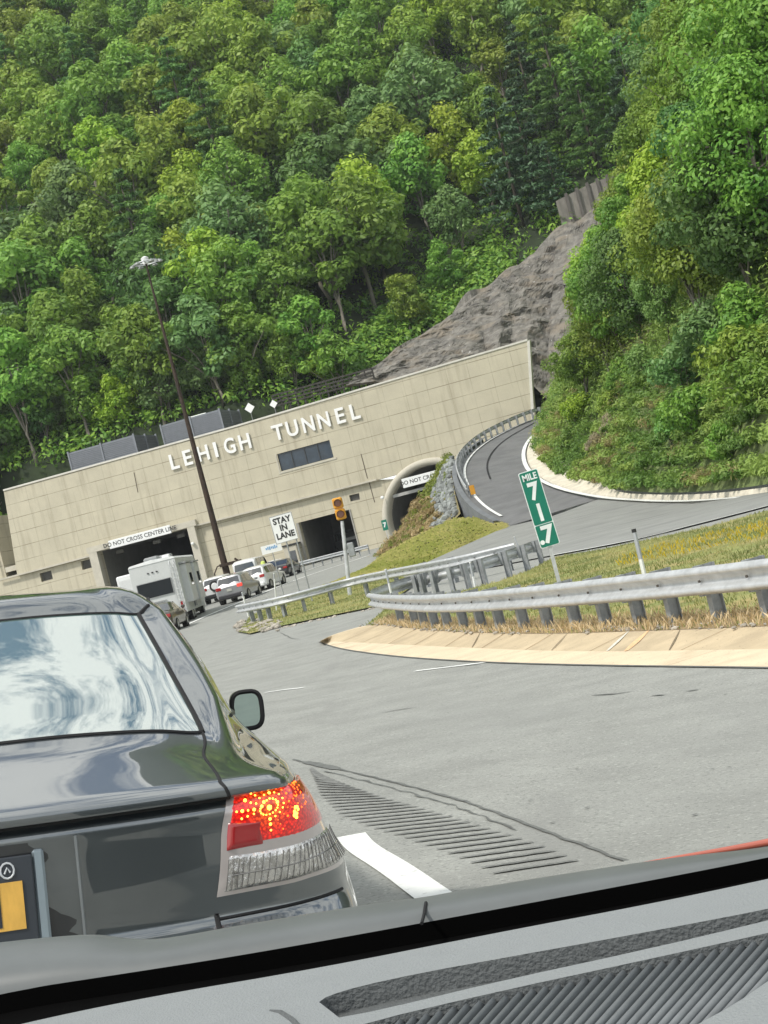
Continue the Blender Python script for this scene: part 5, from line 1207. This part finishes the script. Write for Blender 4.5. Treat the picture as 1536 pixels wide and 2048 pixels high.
def lerp3(a, b, f, bulge=0): return tuple(a[i]+(b[i]-a[i])*f+(bulge if i == 2 else 0) for i in range(3))
RG.append([lerp3(RG[KB][i], roofe[i], .5, .006 if i < 4 or i > 13 else .0) for i in range(NS)])
RG[-1] = [(p[0]+(.018 if 4 <= i <= 13 else 0), p[1], p[2]) for i, p in enumerate(RG[-1])]
RG.append(roofe); KR = len(RG)-1
roofe = [(a, b, c+.016) for a, b, c in roofe]
def cy(y): return 1.498-.03*((y-2.0)/.9)**2
RG.append([(p[0]*.86, p[1]+(2.0-p[1])*.09, p[2]+(cy(p[1])-p[2])*.62) for p in roofe])
RG.append([(p[0]*.45, p[1]+(2.0-p[1])*.35, cy(p[1])-.004) for p in roofe])
RG.append([(0, p[1]+(2.0-p[1])*.5, cy(p[1]+(2.0-p[1])*.5)) for p in roofe])
RG = np.array(RG); NR = len(RG)
def pchip(A, n, axis_):
    A = np.moveaxis(np.asarray(A, float), axis_, 0); N = len(A); d = A[1:]-A[:-1]; m = np.zeros_like(A)
    a, b = d[:-1], d[1:]; pos = (a*b) > 0
    with np.errstate(divide='ignore', invalid='ignore'): hm = np.where(pos, 2*a*b/(a+b), 0)
    m[1:-1] = np.nan_to_num(hm); m[0] = d[0]; m[-1] = d[-1]
    outp = []
    for i in range(N-1):
        for k in range(n):
            t = k/n; h00 = 2*t**3-3*t*t+1; h10 = t**3-2*t*t+t; h01 = -2*t**3+3*t*t; h11 = t**3-t*t
            outp.append(h00*A[i]+h10*m[i]+h01*A[i+1]+h11*m[i+1])
    outp.append(A[-1]); return np.moveaxis(np.array(outp), 0, axis_)
def catmull(A, n, axis_):
    A = np.moveaxis(np.asarray(A, float), axis_, 0); N = len(A)
    # chord-length tangents
    seg = np.linalg.norm((A[1:]-A[:-1]).reshape(N-1, -1), axis=1)+1e-6; m = np.zeros_like(A)
    for i in range(1, N-1): m[i] = ((A[i]-A[i-1])/seg[i-1]*seg[i]+(A[i+1]-A[i])/seg[i]*seg[i-1])/(seg[i-1]+seg[i])
    m[0] = (A[1]-A[0])/seg[0]; m[-1] = (A[-1]-A[-2])/seg[-1]; outp = []
    for i in range(N-1):
        for k in range(n):
            t = k/n; h00 = 2*t**3-3*t*t+1; h10 = t**3-2*t*t+t; h01 = -2*t**3+3*t*t; h11 = t**3-t*t
            outp.append(h00*A[i]+h10*m[i]*seg[i]+h01*A[i+1]+h11*m[i+1]*seg[i])
    outp.append(A[-1]); return np.moveaxis(np.array(outp), 0, axis_)
NT, NK = 8, 6
# along stations: per-ring catmull with symmetric end at x=0
Gd = np.array([catmull(r, NT, 0) for r in RG])
Gd = np.concatenate([pchip(Gd[:KL+1], NK, 0)[:-1], catmull(Gd[KL:KR+1], NK, 0)[:-1], catmull(Gd[KR:], NK, 0)])
for _ in range(26):
    a0, a1, b0, b1 = (KL+.0)*NK, (KB+.6)*NK, int(3.6*NT), int(12*NT); a0, a1 = int(a0)+1, int(a1)
    Q = Gd[a0:a1, b0:b1]; Gd[a0:a1, b0:b1] = Q*.5+.125*(Gd[a0-1:a1-1, b0:b1]+Gd[a0+1:a1+1, b0:b1]+Gd[a0:a1, b0-1:b1-1]+Gd[a0:a1, b0+1:b1+1])
for _ in range(10):
    a0, a1, b0, b1 = int(5.2*NK), int((KL-3)*NK), int(4.2*NT), int(12*NT)
    Q = Gd[a0:a1, b0:b1]; Gd[a0:a1, b0:b1] = Q*.5+.125*(Gd[a0-1:a1-1, b0:b1]+Gd[a0+1:a1+1, b0:b1]+Gd[a0:a1, b0-1:b1-1]+Gd[a0:a1, b0+1:b1+1])
def Sf(k, t):                          # surface point at ring k, station t
    a, b = min(max(k*NK, 0), Gd.shape[0]-1.001), min(max(t*NT, 0), Gd.shape[1]-1.001); i, j = int(a), int(b); f, g = a-i, b-j
    p = Gd[i, j]*(1-f)*(1-g)+Gd[i+1, j]*f*(1-g)+Gd[i, j+1]*(1-f)*g+Gd[i+1, j+1]*f*g; return Vector(p)
def Nf(k, t):
    e = .04; a = Sf(k+e, t)-Sf(k-e, t); b = Sf(k, t+e)-Sf(k, t-e); n = b.cross(a)
    if n.length < 1e-9: return Vector((0, 0, 1))
    n.normalize(); c = Sf(k, t)-Vector((0, 2.2, .7)); return n if n.dot(c) > 0 else -n
def region(k0, k1, t0, t1): return lambda i, j: k0*NK <= i < k1*NK and t0*NT <= j < t1*NT
isrw = region(KB, KR, 0, 3); isws = region(KB, KR, 14, 17)
def issw(i, j): return region(KB, KR, 7, 13)(i, j) and i >= (KB+.12)*NK and i < (KR-.12)*NK
def shell(name, pred, mat, mirror=True, off=0):
    mb = MB(); 
    for sg in (1, -1):
        idx = {}; vs = []; fs = []
        for i in range(Gd.shape[0]-1):
            for j in range(Gd.shape[1]-1):
                if not pred(i, j): continue
                q = []
                for a, b in ((i, j), (i, j+1), (i+1, j+1), (i+1, j)):
                    if (a, b) not in idx: p = Gd[a, b]; idx[(a, b)] = len(vs); vs.append((p[0]*sg, p[1], p[2]))
                    q.append(idx[(a, b)])
                fs.append(tuple(q) if sg == 1 else tuple(reversed(q)))
        mb.add(vs, fs)
    o = mb.build(name, mat, nc)
    bm = bmesh.new(); bm.from_mesh(o.data); bmesh.ops.remove_doubles(bm, verts=bm.verts, dist=.0006); bmesh.ops.recalc_face_normals(bm, faces=bm.faces); bm.to_mesh(o.data); bm.free()
    o.data.polygons.foreach_set('use_smooth', [True]*len(o.data.polygons)); o.data.set_sharp_from_angle(angle=rd_(42)); return o
carp = M('grey_car_paint', (.092, .107, .116), .30, .75, var=.03, coat=1.0, spec=.6); MATS['grey_car_paint'].node_tree.nodes['Principled BSDF'].inputs['Coat IOR'].default_value = 2.1
rglass = M('rear_glass', (.10, .16, .145), .015, var=.05, coat=0, spec=.5, ior=5.5)
shell('body', lambda i, j: not (isrw(i, j) or isws(i, j) or issw(i, j)), carp)
shell('rear_window', isrw, rglass); shell('windshield', isws, glassd); shell('side_window', issw, M('tinted_glass', (.02, .025, .025), .03, coat=1))
def strip(name, path, r, mat, both=True, n=6):
    for sg in ((1, -1) if both else (1,)):
        mb = MB(); mb.tube([Vector((p.x*sg, p.y, p.z)) for p in path], r, n); mb.build(name, mat, nc)
def rad(path, r, mat, name): 
    full = [Vector((-p.x, p.y, p.z)) for p in reversed(path)]+path; mb = MB(); mb.tube(full, r, 6); mb.build(name, mat, nc)
# window surround (black gasket) and seams
strip('window_seal', [Sf(KB+f*(KR-KB)/30, 3.0) for f in range(31)], .007, black)
rad([Sf(KB, 3*f/20) for f in range(21)], .006, black, 'window_seal'); rad([Sf(KR, 3*f/20) for f in range(21)], .005, black, 'window_seal')
strip('roof_ditch', [Sf(KR+.4*(1-math.exp(-f)), 3.05+f*.85) for f in range(12)], .006, black)
# trunk lid: shut line across the deck side, then down to the light; gap under the lip
shut = [Sf(KB-.02-f*(KB-KL)/24, 3.0+.15*math.sin(f/24*3.14)) for f in range(25)]+[Sf(KL-.3*f, 3.0) for f in range(8)]
strip('shut_line', shut, .0042, black)
rad([Sf(KL-2.6, 3.0*f/30)+Vector((0, -.001, 0)) for f in range(31)], .0065, black, 'lid_gap')
# tail lights
def light_uv(q, r):                  # q across (0 inner..1 outer), r up (0 bottom..1 top)
    t_in = 2.36+.66*r; t_out = 5.75+.25*r
    kk = 6.15+(10.6-6.15)*r
    t = t_in+(t_out-t_in)*q; return kk+.25*(q**2)*r, t
def lpatch(q0, q1, r0, r1, off, nq=22, nr=16, edge=True):
    rows = []
    for b in range(nr+1):
        row = []
        for a in range(nq+1):
            q = q0+(q1-q0)*a/nq; r = r0+(r1-r0)*b/nr; k, t = light_uv(q, r); dome = off*(1 if not edge else min(1, 6*min(a, nq-a)/nq, 6*min(b, nr-b)/nr)**.5 if 0 < a < nq and 0 < b < nr else 0)
            row.append(Sf(k, t)+Nf(k, t)*(dome+.0015))
        rows.append(row)
    return rows
clear = M('clear_lens_rim', (.55, .50, .48), .12, .3, coat=1)
refl = M('lamp_reflector', (.62, .60, .58), .16, .9, var=.35, scale=26, bump=.45, bscale=50, coat=1, stretch=(2, 2, 1))
redg = M('brake_lens', (.42, .008, .010), .12, var=.12, scale=14, coat=1, emit=.45); redg2 = M('deep_red_lens', (.26, .010, .012), .14, coat=1, var=.1, emit=.18)
led = M('led_yellow', (1.0, .50, .05), .4, emit=5.0); ledo = M('led_orange', (1.0, .13, .01), .4, emit=3.2)
def lamp_glow(m, centre):                # the lit bulb behind the facetted lens: brightest at its centre
    n = m.node_tree.nodes; l = m.node_tree.links; b = n['Principled BSDF']; t = n.new('ShaderNodeTexCoord')
    d = n.new('ShaderNodeVectorMath'); d.operation = 'DISTANCE'; d.inputs[1].default_value = centre; l.new(t.outputs['Object'], d.inputs[0])
    r = n.new('ShaderNodeValToRGB'); e = r.color_ramp.elements; e[0].position = 0; e[0].color = (1, .34, .02, 1); e[1].position = .125; e[1].color = (.30, .004, .004, 1)
    k = e.new(.018); k.color = (1, .16, .01, 1); k = e.new(.055); k.color = (.85, .022, .006, 1); l.new(d.outputs['Value'], r.inputs[0])
    v = n.new('ShaderNodeTexVoronoi'); v.inputs['Scale'].default_value = 150; l.new(t.outputs['Object'], v.inputs[0])
    mr = n.new('ShaderNodeMapRange'); mr.inputs['From Min'].default_value = .1; mr.inputs['From Max'].default_value = .7; mr.inputs['To Min'].default_value = 1.25; mr.inputs['To Max'].default_value = .2; l.new(v.outputs['Distance'], mr.inputs[0])
    l.new(r.outputs[0], b.inputs['Emission Color']); l.new(mr.outputs[0], b.inputs['Emission Strength'])
kq = light_uv(.25, .60); lamp_glow(redg, tuple(Sf(*kq)))
for sg in (1, -1):
    tl_ = None
    def mir(rows): return [[Vector((p.x*sg, p.y, p.z)) for p in r] for r in rows]
    mb = MB(); mb.grid(mir(lpatch(0, 1, 0, 1, .007))); tl_ = mb.build('tail_light', clear, nc, smooth=True)
    mb = MB(); mb.grid(mir(lpatch(.03, .92, .285, .93, .013))); mb.build('brake_lens', redg, tl_, smooth=True)
    mb = MB(); mb.grid(mir(lpatch(.034, .26, .29, .50, .0136))); mb.build('side_lens', redg2, tl_, smooth=True)
    mb = MB(); mb.grid(mir(lpatch(.03, .95, .03, .275, .012))); mb.build('reverse_lamp', refl, tl_, smooth=True)
    mb = MB()                             # ribs of the clear section
    for a in range(27):
        q = .045+.90*a/26
        mb.tube([Vector((p.x*sg, p.y, p.z)) for p in [Sf(*light_uv(q, .05+.2*b/5))+Nf(*light_uv(q, .05+.2*b/5))*.0135 for b in range(6)]], .0011, 5)
    for r in (.15,): mb.tube([Vector((p.x*sg, p.y, p.z)) for p in [Sf(*light_uv(.07+.84*b/14, r))+Nf(*light_uv(.07+.84*b/14, r))*.0135 for b in range(15)]], .0016, 5)
    mb.build('lens_ribs', M('rib_grey', (.22, .21, .20), .2, .6, coat=1), tl_)
    if sg == 1:
        mb, mo = MB(), MB(); cq, crr = .25, .60
        def dot(mb_, q, r, s):
            k, t = light_uv(q, r); p = Sf(k, t)+Nf(k, t)*.0135; bm = bmesh.new(); bmesh.ops.create_icosphere(bm, subdivisions=1, radius=s); mb_.add([v.co+p for v in bm.verts], [[v.index for v in f.verts] for f in bm.faces]); bm.free()
        dot(mb, cq, crr, .0065)
        for a in range(17):
            an = a/17*2*math.pi+.15
            for k_, rr_ in enumerate((.065, .11, .155, .20, .245)):
                if rr_ > .2 and a % 2: continue
                q, r = cq+rr_*.72*math.cos(an), crr+rr_*1.15*math.sin(an)
                if r < .31 or r > .86 or q < .05 or (q < .25 and r < .52): continue
                hot = (a in (6, 7, 8, 9, 10, 11, 12, 13)) or k_ < 2
                dot(mb if hot else mo, q, r, (.0030 if hot else .0022)*(1.35 if rng.random() < .3 else .85))
        for k_ in range(8): dot(mb, .43+rng.uniform(-.02, .02), .48+rng.uniform(-.05, .06), .0045)
        for k_ in range(26): dot(mo, .40+rng.uniform(0, .2), .62+rng.uniform(-.12, .24), .0026)
        mb.build('lit_leds', led, tl_); mo.build('dim_leds', ledo, tl_)
# plate recess, plate, frame
def rear_quad(x0, x1, z0, z1, off, nx=8, nz=5):
    rows = []
    for b in range(nz+1):
        z = z0+(z1-z0)*b/nz; row = []
        for a in range(nx+1):
            x = x0+(x1-x0)*a/nx; y = float(np.interp(z, [.665, .72, .80, .88, .925, .95], [.022, .020, .012, .006, 0, .02]))+.03*(abs(x)/.52)**2; row.append(Vector((x, y-off, z)))
        rows.append(row)
    return rows
mb = MB(); mb.grid(rear_quad(-.27, .27, .672, .918, .003)); rec = mb.build('plate_recess', M('recess_dark', (.03, .032, .034), .25, coat=.5), nc, smooth=True)
for sg in (1, -1): mb = MB(); mb.tube([Vector((sg*.268, float(np.interp(z, [.665, .80, .925], [.022, .012, 0]))-.003, z)) for z in (.67, .75, .83, .92)], .0035, 6); mb.build('recess_edge', M('edge_grey', (.25, .27, .28), .3, .5), rec)
mb = MB()
for sg in (1, -1): mb.box((sg*.188, .002, .80), (.024, .012, .205), bev=.005)
mb.box((0, .002, .694), (.40, .012, .018), bev=.005); mb.build('plate_frame', M('frame_steel', (.30, .36, .40), .3, .6), nc)
mb = MB(); mb.box((0, -.0045, .80), (.352, .006, .19), bev=.004); pl = mb.build('license_plate', M('plate_navy', (.030, .036, .045), .4), nc)
mb = MB(); mb.box((0, -.009, .795), (.304, .004, .098)); py_ = mb.build('plate_face', M('plate_gold', (.62, .36, .07), .4, var=.18, scale=9, stretch=(3, 3, 1)), pl)
me = text_mesh('1', .125, .001, .004); o = text_obj('digit', '1', .125, M('plate_ink', (.02, .022, .03), .5), (.098, -.0115, .793), pl, ext=.0008, bold=.002, sx=.8)
mb = MB(); mb.tube([(.124+.014*math.cos(a), -.009, .868+.016*math.sin(a)) for a in [k*math.pi/6 for k in range(13)]], .0022, 5); mb.tube([(.118, -.009, .862), (.124, -.009, .874), (.130, -.009, .864)], .0022, 5); mb.build('emblem', M('emblem_pale', (.5, .52, .54), .4), pl)
# bumper corner gap, mirrors, wheels
strip('bumper_seam', [Sf(4.9-.0*f, 2.35+.12*f) for f in range(24)], .004, black)
strip('bumper_gap', [Sf(5.2-f*.12, 2.36) for f in range(18)], .006, black)
for sg in (1, -1):
    mm = MB(); rows = []
    for a in range(9):
        yy_ = -.055+.16*a/8; f = math.sqrt(max(0, 1-(max(0, (yy_+.02))/.13)**2)) if a > 1 else (.97 if a == 0 else 1.0)
        rows.append([Vector((sg*(.945+.066*f*math.copysign(abs(math.cos(t))**.6, math.cos(t))), 2.86+yy_, .985+.078*f*math.copysign(abs(math.sin(t))**.6, math.sin(t)))) for t in [k*2*math.pi/28 for k in range(29)]])
    mm.grid(rows); mm.add(rows[-1][:-1], [tuple(range(28))]); mm.box((sg*.90, 2.90, .93), (.12, .06, .05), bev=.02)
    mo_ = mm.build('wing_mirror', carp, nc, auto=50)
    mg = MB(); mg.add([Vector((sg*(.945+.055*math.copysign(abs(math.cos(t))**.6, math.cos(t))), 2.803, .985+.064*math.copysign(abs(math.sin(t))**.6, math.sin(t)))) for t in [k*2*math.pi/28 for k in range(28)]], [tuple(range(28))])
    mg.build('mirror_glass', M('mirror_silver', (.42, .52, .50), .02, 1.0), mo_)
    mr_ = MB(); mr_.tube([Vector((sg*(.945+.058*math.copysign(abs(math.cos(t))**.6, math.cos(t))), 2.802, .985+.072*math.copysign(abs(math.sin(t))**.6, math.sin(t)))) for t in [k*2*math.pi/28 for k in range(29)]], .010, 6); mr_.build('mirror_rim', black, mo_)
    for y in (1.02, 3.80):
        mb = MB(); mb.tube([(sg*.68, y, .32), (sg*.905, y, .32), (sg*.925, y, .32)], [.32, .32, .29], 32); w_ = mb.build('wheel', tyre, nc, auto=40)
        mb = MB(); mb.tube([(sg*.915, y, .32), (sg*.93, y, .32)], [.2, .17], 20); mb.build('rim', rimm, w_)
        mb = MB(); mb.tube([(sg*.66, y, .34), (sg*.9215, y, .34)], .365, 32); mb.build('wheel_arch', black, nc)
for sg in (1, -1):                    # door handle on the flank
    hp = [Sf(9.2, 8.4+.12*k)+Nf(9.2, 8.4+.12*k)*(.0 if k in (0, 4) else .022) for k in range(5)]; mb = MB(); mb.tube([Vector((p.x*sg, p.y, p.z)) for p in hp], .011, 8); mb.build('door_handle', carp, nc)
strip('window_trim', [Sf(KB+.1, 7+f*.5) for f in range(13)], .006, M('trim_black', (.02, .02, .02), .4))
# high brake lamp and seat backs seen faintly through the glass are part of the interior
mb = MB(); mb.box((0, 1.28, 1.352), (.24, .05, .03), bev=.01); mb.build('high_brake_lamp', redlens, nc)
# ------------------------------------------------------------------ CAMERA CAR: dashboard, cowl, hood
oc = thing('own_car', 'car we sit in, its pale grey dashboard and black cowl along the bottom', 'car', (0, .6, .6))
dashm = M('dash_grey', (.235, .25, .255), .55, var=.03, scale=60, bump=.25, bscale=700); dashd = M('dash_recess', (.10, .108, .11), .85, var=.12, scale=200, bump=.35, bscale=500)
DZ = .20
def pz(L, d=DZ): return [PZ(u, v, d) for u, v in L]
ed = resample(smoothpath(pz(((-500, 2190), (-150, 2098), (45, 2046), (300, 1993), (640, 1936), (1000, 1864), (1300, 1808), (1536, 1758), (1800, 1700), (2100, 1630))), 2), 80)
lowr = resample(pz(((-700, 3600), (2100, 3600))), 80)
slotT = pz(((638, 2004), (655, 1992), (720, 1972), (850, 1944), (1000, 1917), (1300, 1863), (1536, 1818), (1800, 1762))); slotB = pz(((678, 2035), (760, 2020), (1000, 1962), (1300, 1897), (1536, 1841), (1800, 1775)))
grT = pz(((560, 2100), (735, 2044), (1000, 1982), (1280, 1922), (1536, 1866), (1800, 1805))); grB = pz(((300, 2500), (900, 2260), (1200, 2140), (1330, 2085), (1400, 2046), (1470, 2008), (1536, 1962), (1640, 1890), (1800, 1806)))
slot_loop = smoothpath(slotT, 1)+[p for p in reversed(smoothpath(slotB, 1))]
gr_loop = smoothpath(grT, 1)+[p for p in reversed(smoothpath(grB, 1))][1:]
# top surface with openings
outer_l = ed+list(reversed(lowr)); mb = MB(); loops = [outer_l, slot_loop, gr_loop]
tr = tessellate_polygon([[Vector((p.x, p.y, 0)) for p in l] for l in loops]); flat = [p for l in loops for p in l]; mb.add(flat, [tuple(t) for t in tr])
# rounded far edge
def shiftp(p, dy, dz): return p+Vector((0, dy, dz))
mb.grid([[p for p in ed], [shiftp(p, .004, -.0015) for p in ed], [shiftp(p, .007, -.005) for p in ed], [shiftp(p, .008, -.03) for p in ed]])
mb.grid([[p for p in lowr], [shiftp(p, 0, -.25) for p in lowr]])
dash = mb.build('dashboard', dashm, oc, world=True, auto=30)
def well(loop, depth, name, slope=0.0):
    mb = MB(); n = len(loop); c = sum(loop, Vector())/n
    low = [Vector((p.x, p.y, p.z-depth)) for p in loop]
    mb.add(loop+low, [(i, (i+1) % n, (i+1) % n+n, i+n) for i in range(n)]); tr = tessellate_polygon([[Vector((p.x, p.y, 0)) for p in low]]); mb.add(low, [tuple(t) for t in tr]); return mb.build(name, dashd, dash, world=False)
def wl_(name, loop, depth):
    inv = Vector((0, -.6, -.6)); return well([p+inv for p in loop], depth, name)
wl_('dash_slot', slot_loop, .010); gw = wl_('speaker_grille', gr_loop, .012)
# grille fins
mb = MB(); gT = resample(smoothpath(grT, 1), 400); finm = M('fin_grey', (.16, .172, .178), .5, var=.12, scale=90)
gl2 = [(p.x, p.y) for p in gr_loop]
base_u = -200; k = 0
while base_u < 2300:
    a = PZ(base_u, 2300, DZ); b = PZ(base_u+430, 1820, DZ); run = []; 
    for s in range(161):
        p = a.lerp(b, s/160)
        if inpoly(p.x, p.y, gl2): run.append(p)
        elif len(run) > 3: break
        else: run = []
    if len(run) > 6:
        run = [run[0], run[len(run)//2], run[-1]]; mb.tube([Vector((p.x, p.y-.6, p.z-.6-.0042)) for p in run], .00165, 8, flat=1.6)
    base_u += 21.0
mb.build('grille_fins', finm, gw, smooth=True)
mb = MB(); cr_ = pz(((540, 2021), (562, 2025), (585, 2040), (600, 2056), (612, 2080))); mb.tube([p+Vector((0, -.6, -.6)) for p in smoothpath(cr_, 1)], [.0004]+[.0014]*20, 6) if False else mb.tube([p+Vector((0, -.6, -.6)) for p in cr_], [.0005, .0012, .0014, .0014, .0014], 6); mb.build('dash_seam', dashd, dash)
# black trough between dash and cowl
lo_edge = [P(*q, 1.0) for q in ((-500, 2110), (0, 1985), (250, 1947), (500, 1908), (850, 1845), (1200, 1780), (1400, 1742), (1536, 1715), (1800, 1660), (2100, 1600))]
loe = resample(smoothpath(lo_edge, 2), 80)
mb = MB(); mb.grid([[shiftp(p, .008, -.02) for p in ed], [shiftp(p.lerp(q, .4), 0, -.03) for p, q in zip(ed, loe)], [shiftp(q, 0, -.012) for q in loe], [q for q in loe]]); mb.build('windshield_trough', M('trough_black', (.0015, .0015, .0015), .95, spec=.05), oc, world=True)
mb = MB()
for i in range(0, 79):
    for f in (.25, .75):
        p = ed[i].lerp(ed[i+1], f); q = loe[i].lerp(loe[i+1], f); c = p.lerp(q, .45)+Vector((0, 0, -.026)); mb.box(c, (.003, .003, .0015))
mb.build('frit_dots', M('frit', (.02, .02, .02), .5), oc, world=True)
# cowl: rubbery band, upper silhouette
up_edge = [P(*q, 1.05) for q in ((-500, 1975), (-100, 1899), (0, 1886), (100, 1876), (180, 1871), (230, 1879), (290, 1883), (360, 1874), (450, 1857), (700, 1815), (850, 1796), (900, 1786), (1200, 1738), (1380, 1712), (1536, 1696), (1800, 1652), (2100, 1600))]
upe = resample(smoothpath(up_edge, 2), 160); loe2 = resample(smoothpath(lo_edge, 2), 160)
rows = []
for k in range(9):
    f = k/8; row = []
    for p, q in zip(loe2, upe):
        r = p.lerp(q, f); r = r+Vector((0, -.012*math.sin(math.pi*f), .004*math.sin(math.pi*f))); row.append(r)
    rows.append(row)
rows.append([q+Vector((0, .02, -.004)) for q in upe]); rows.append([q+Vector((0, .06, -.05)) for q in upe])
mb = MB(); mb.grid(rows); cowl = mb.build('cowl', M('cowl_rubber', (.115, .125, .125), .45, var=.12, scale=8), oc, world=True, smooth=True)
mb = MB(); a, b = P(851, 1797, 1.035), P(843, 1842, .985); mb.tube([a+Vector((0, -.012, 0)), a.lerp(b, .5)+Vector((0, -.014, 0)), b+Vector((0, -.006, 0))], .0012, 6); mb.build('cowl_joint', black, oc, world=True)
# hood beyond the cowl, mostly hidden below it; grey for its trunk reflection
hr = M('hood_grey', (.10, .105, .105), .3, coat=1)
h0 = [P(*q, 1.12) for q in ((-300, 1990), (200, 1915), (700, 1845), (1200, 1750), (1330, 1716), (1440, 1702), (1536, 1687), (1800, 1640), (2100, 1590))]
h0 = resample(smoothpath(h0, 2), 60); rows = []
for y, dz in ((0, 0), (.15, -.030), (.5, -.12), (.8, -.22), (1.0, -.34), (1.05, -.5), (1.03, -.85)): rows.append([p+Vector((0, y, dz)) for p in h0])
mb = MB(); mb.grid(rows); mb.build('hood', hr, oc, world=True, smooth=True)
e0 = resample(smoothpath([P(*q, 1.10) for q in ((1180, 1744), (1330, 1716), (1440, 1699), (1536, 1682), (1700, 1650))], 2), 30); mb = MB()
mb.tube([p+Vector((0, 0, -.001)) for p in e0], [.0005+.0032*i/29 for i in range(30)], 8); mb.build('hood_strip', M('hood_red', (.42, .10, .06), .25, coat=1), oc, world=True, smooth=True)  # added red strip in place of a red hood sliver, not a known part
# ------------------------------------------------------------------ unique labels for look-alike trees
by = {}
for o in COL.objects:
    if o.parent is None and 'label' in o.keys(): by.setdefault(o['label'], []).append(o)
ORD = ('leftmost', 'second', 'third', 'fourth', 'fifth', 'sixth', 'seventh', 'eighth', 'ninth', 'tenth', 'eleventh', 'twelfth', 'thirteenth', 'fourteenth', 'fifteenth', 'sixteenth')
NUM = {2: 'two', 3: 'three', 4: 'four', 5: 'five', 6: 'six', 7: 'seven', 8: 'eight', 9: 'nine', 10: 'ten', 11: 'eleven', 12: 'twelve', 13: 'thirteen', 14: 'fourteen', 15: 'fifteen', 16: 'sixteen'}
for k, L in by.items():
    if len(L) < 2 or len(L) > 16: continue
    L.sort(key=lambda o: proj(o.location+Vector((0, 0, 8)))[0])
    for i, o in enumerate(L):
        o['label'] = k+(', '+('%s of %s' % (ORD[i], NUM[len(L)]) if i < len(L)-1 else 'rightmost of %s' % NUM[len(L)]))
# ------------------------------------------------------------------ HAZE
hz_ = MB(); hz_.box((0, 190, 118), (520, 440, 242)); ho = hz_.build('haze', M('haze_tmp'))
hm = bpy.data.materials.new('haze_air'); hm.use_nodes = True; n_ = hm.node_tree.nodes; n_.clear(); oo = n_.new('ShaderNodeOutputMaterial'); pv = n_.new('ShaderNodeVolumePrincipled')
pv.inputs['Color'].default_value = (.88, .93, .97, 1); pv.inputs['Density'].default_value = .00016; hm.node_tree.links.new(pv.outputs[0], oo.inputs['Volume'])
ho.data.materials[0] = hm; tag(ho, 'thin pale summer haze over the valley', 'haze', kind='stuff')
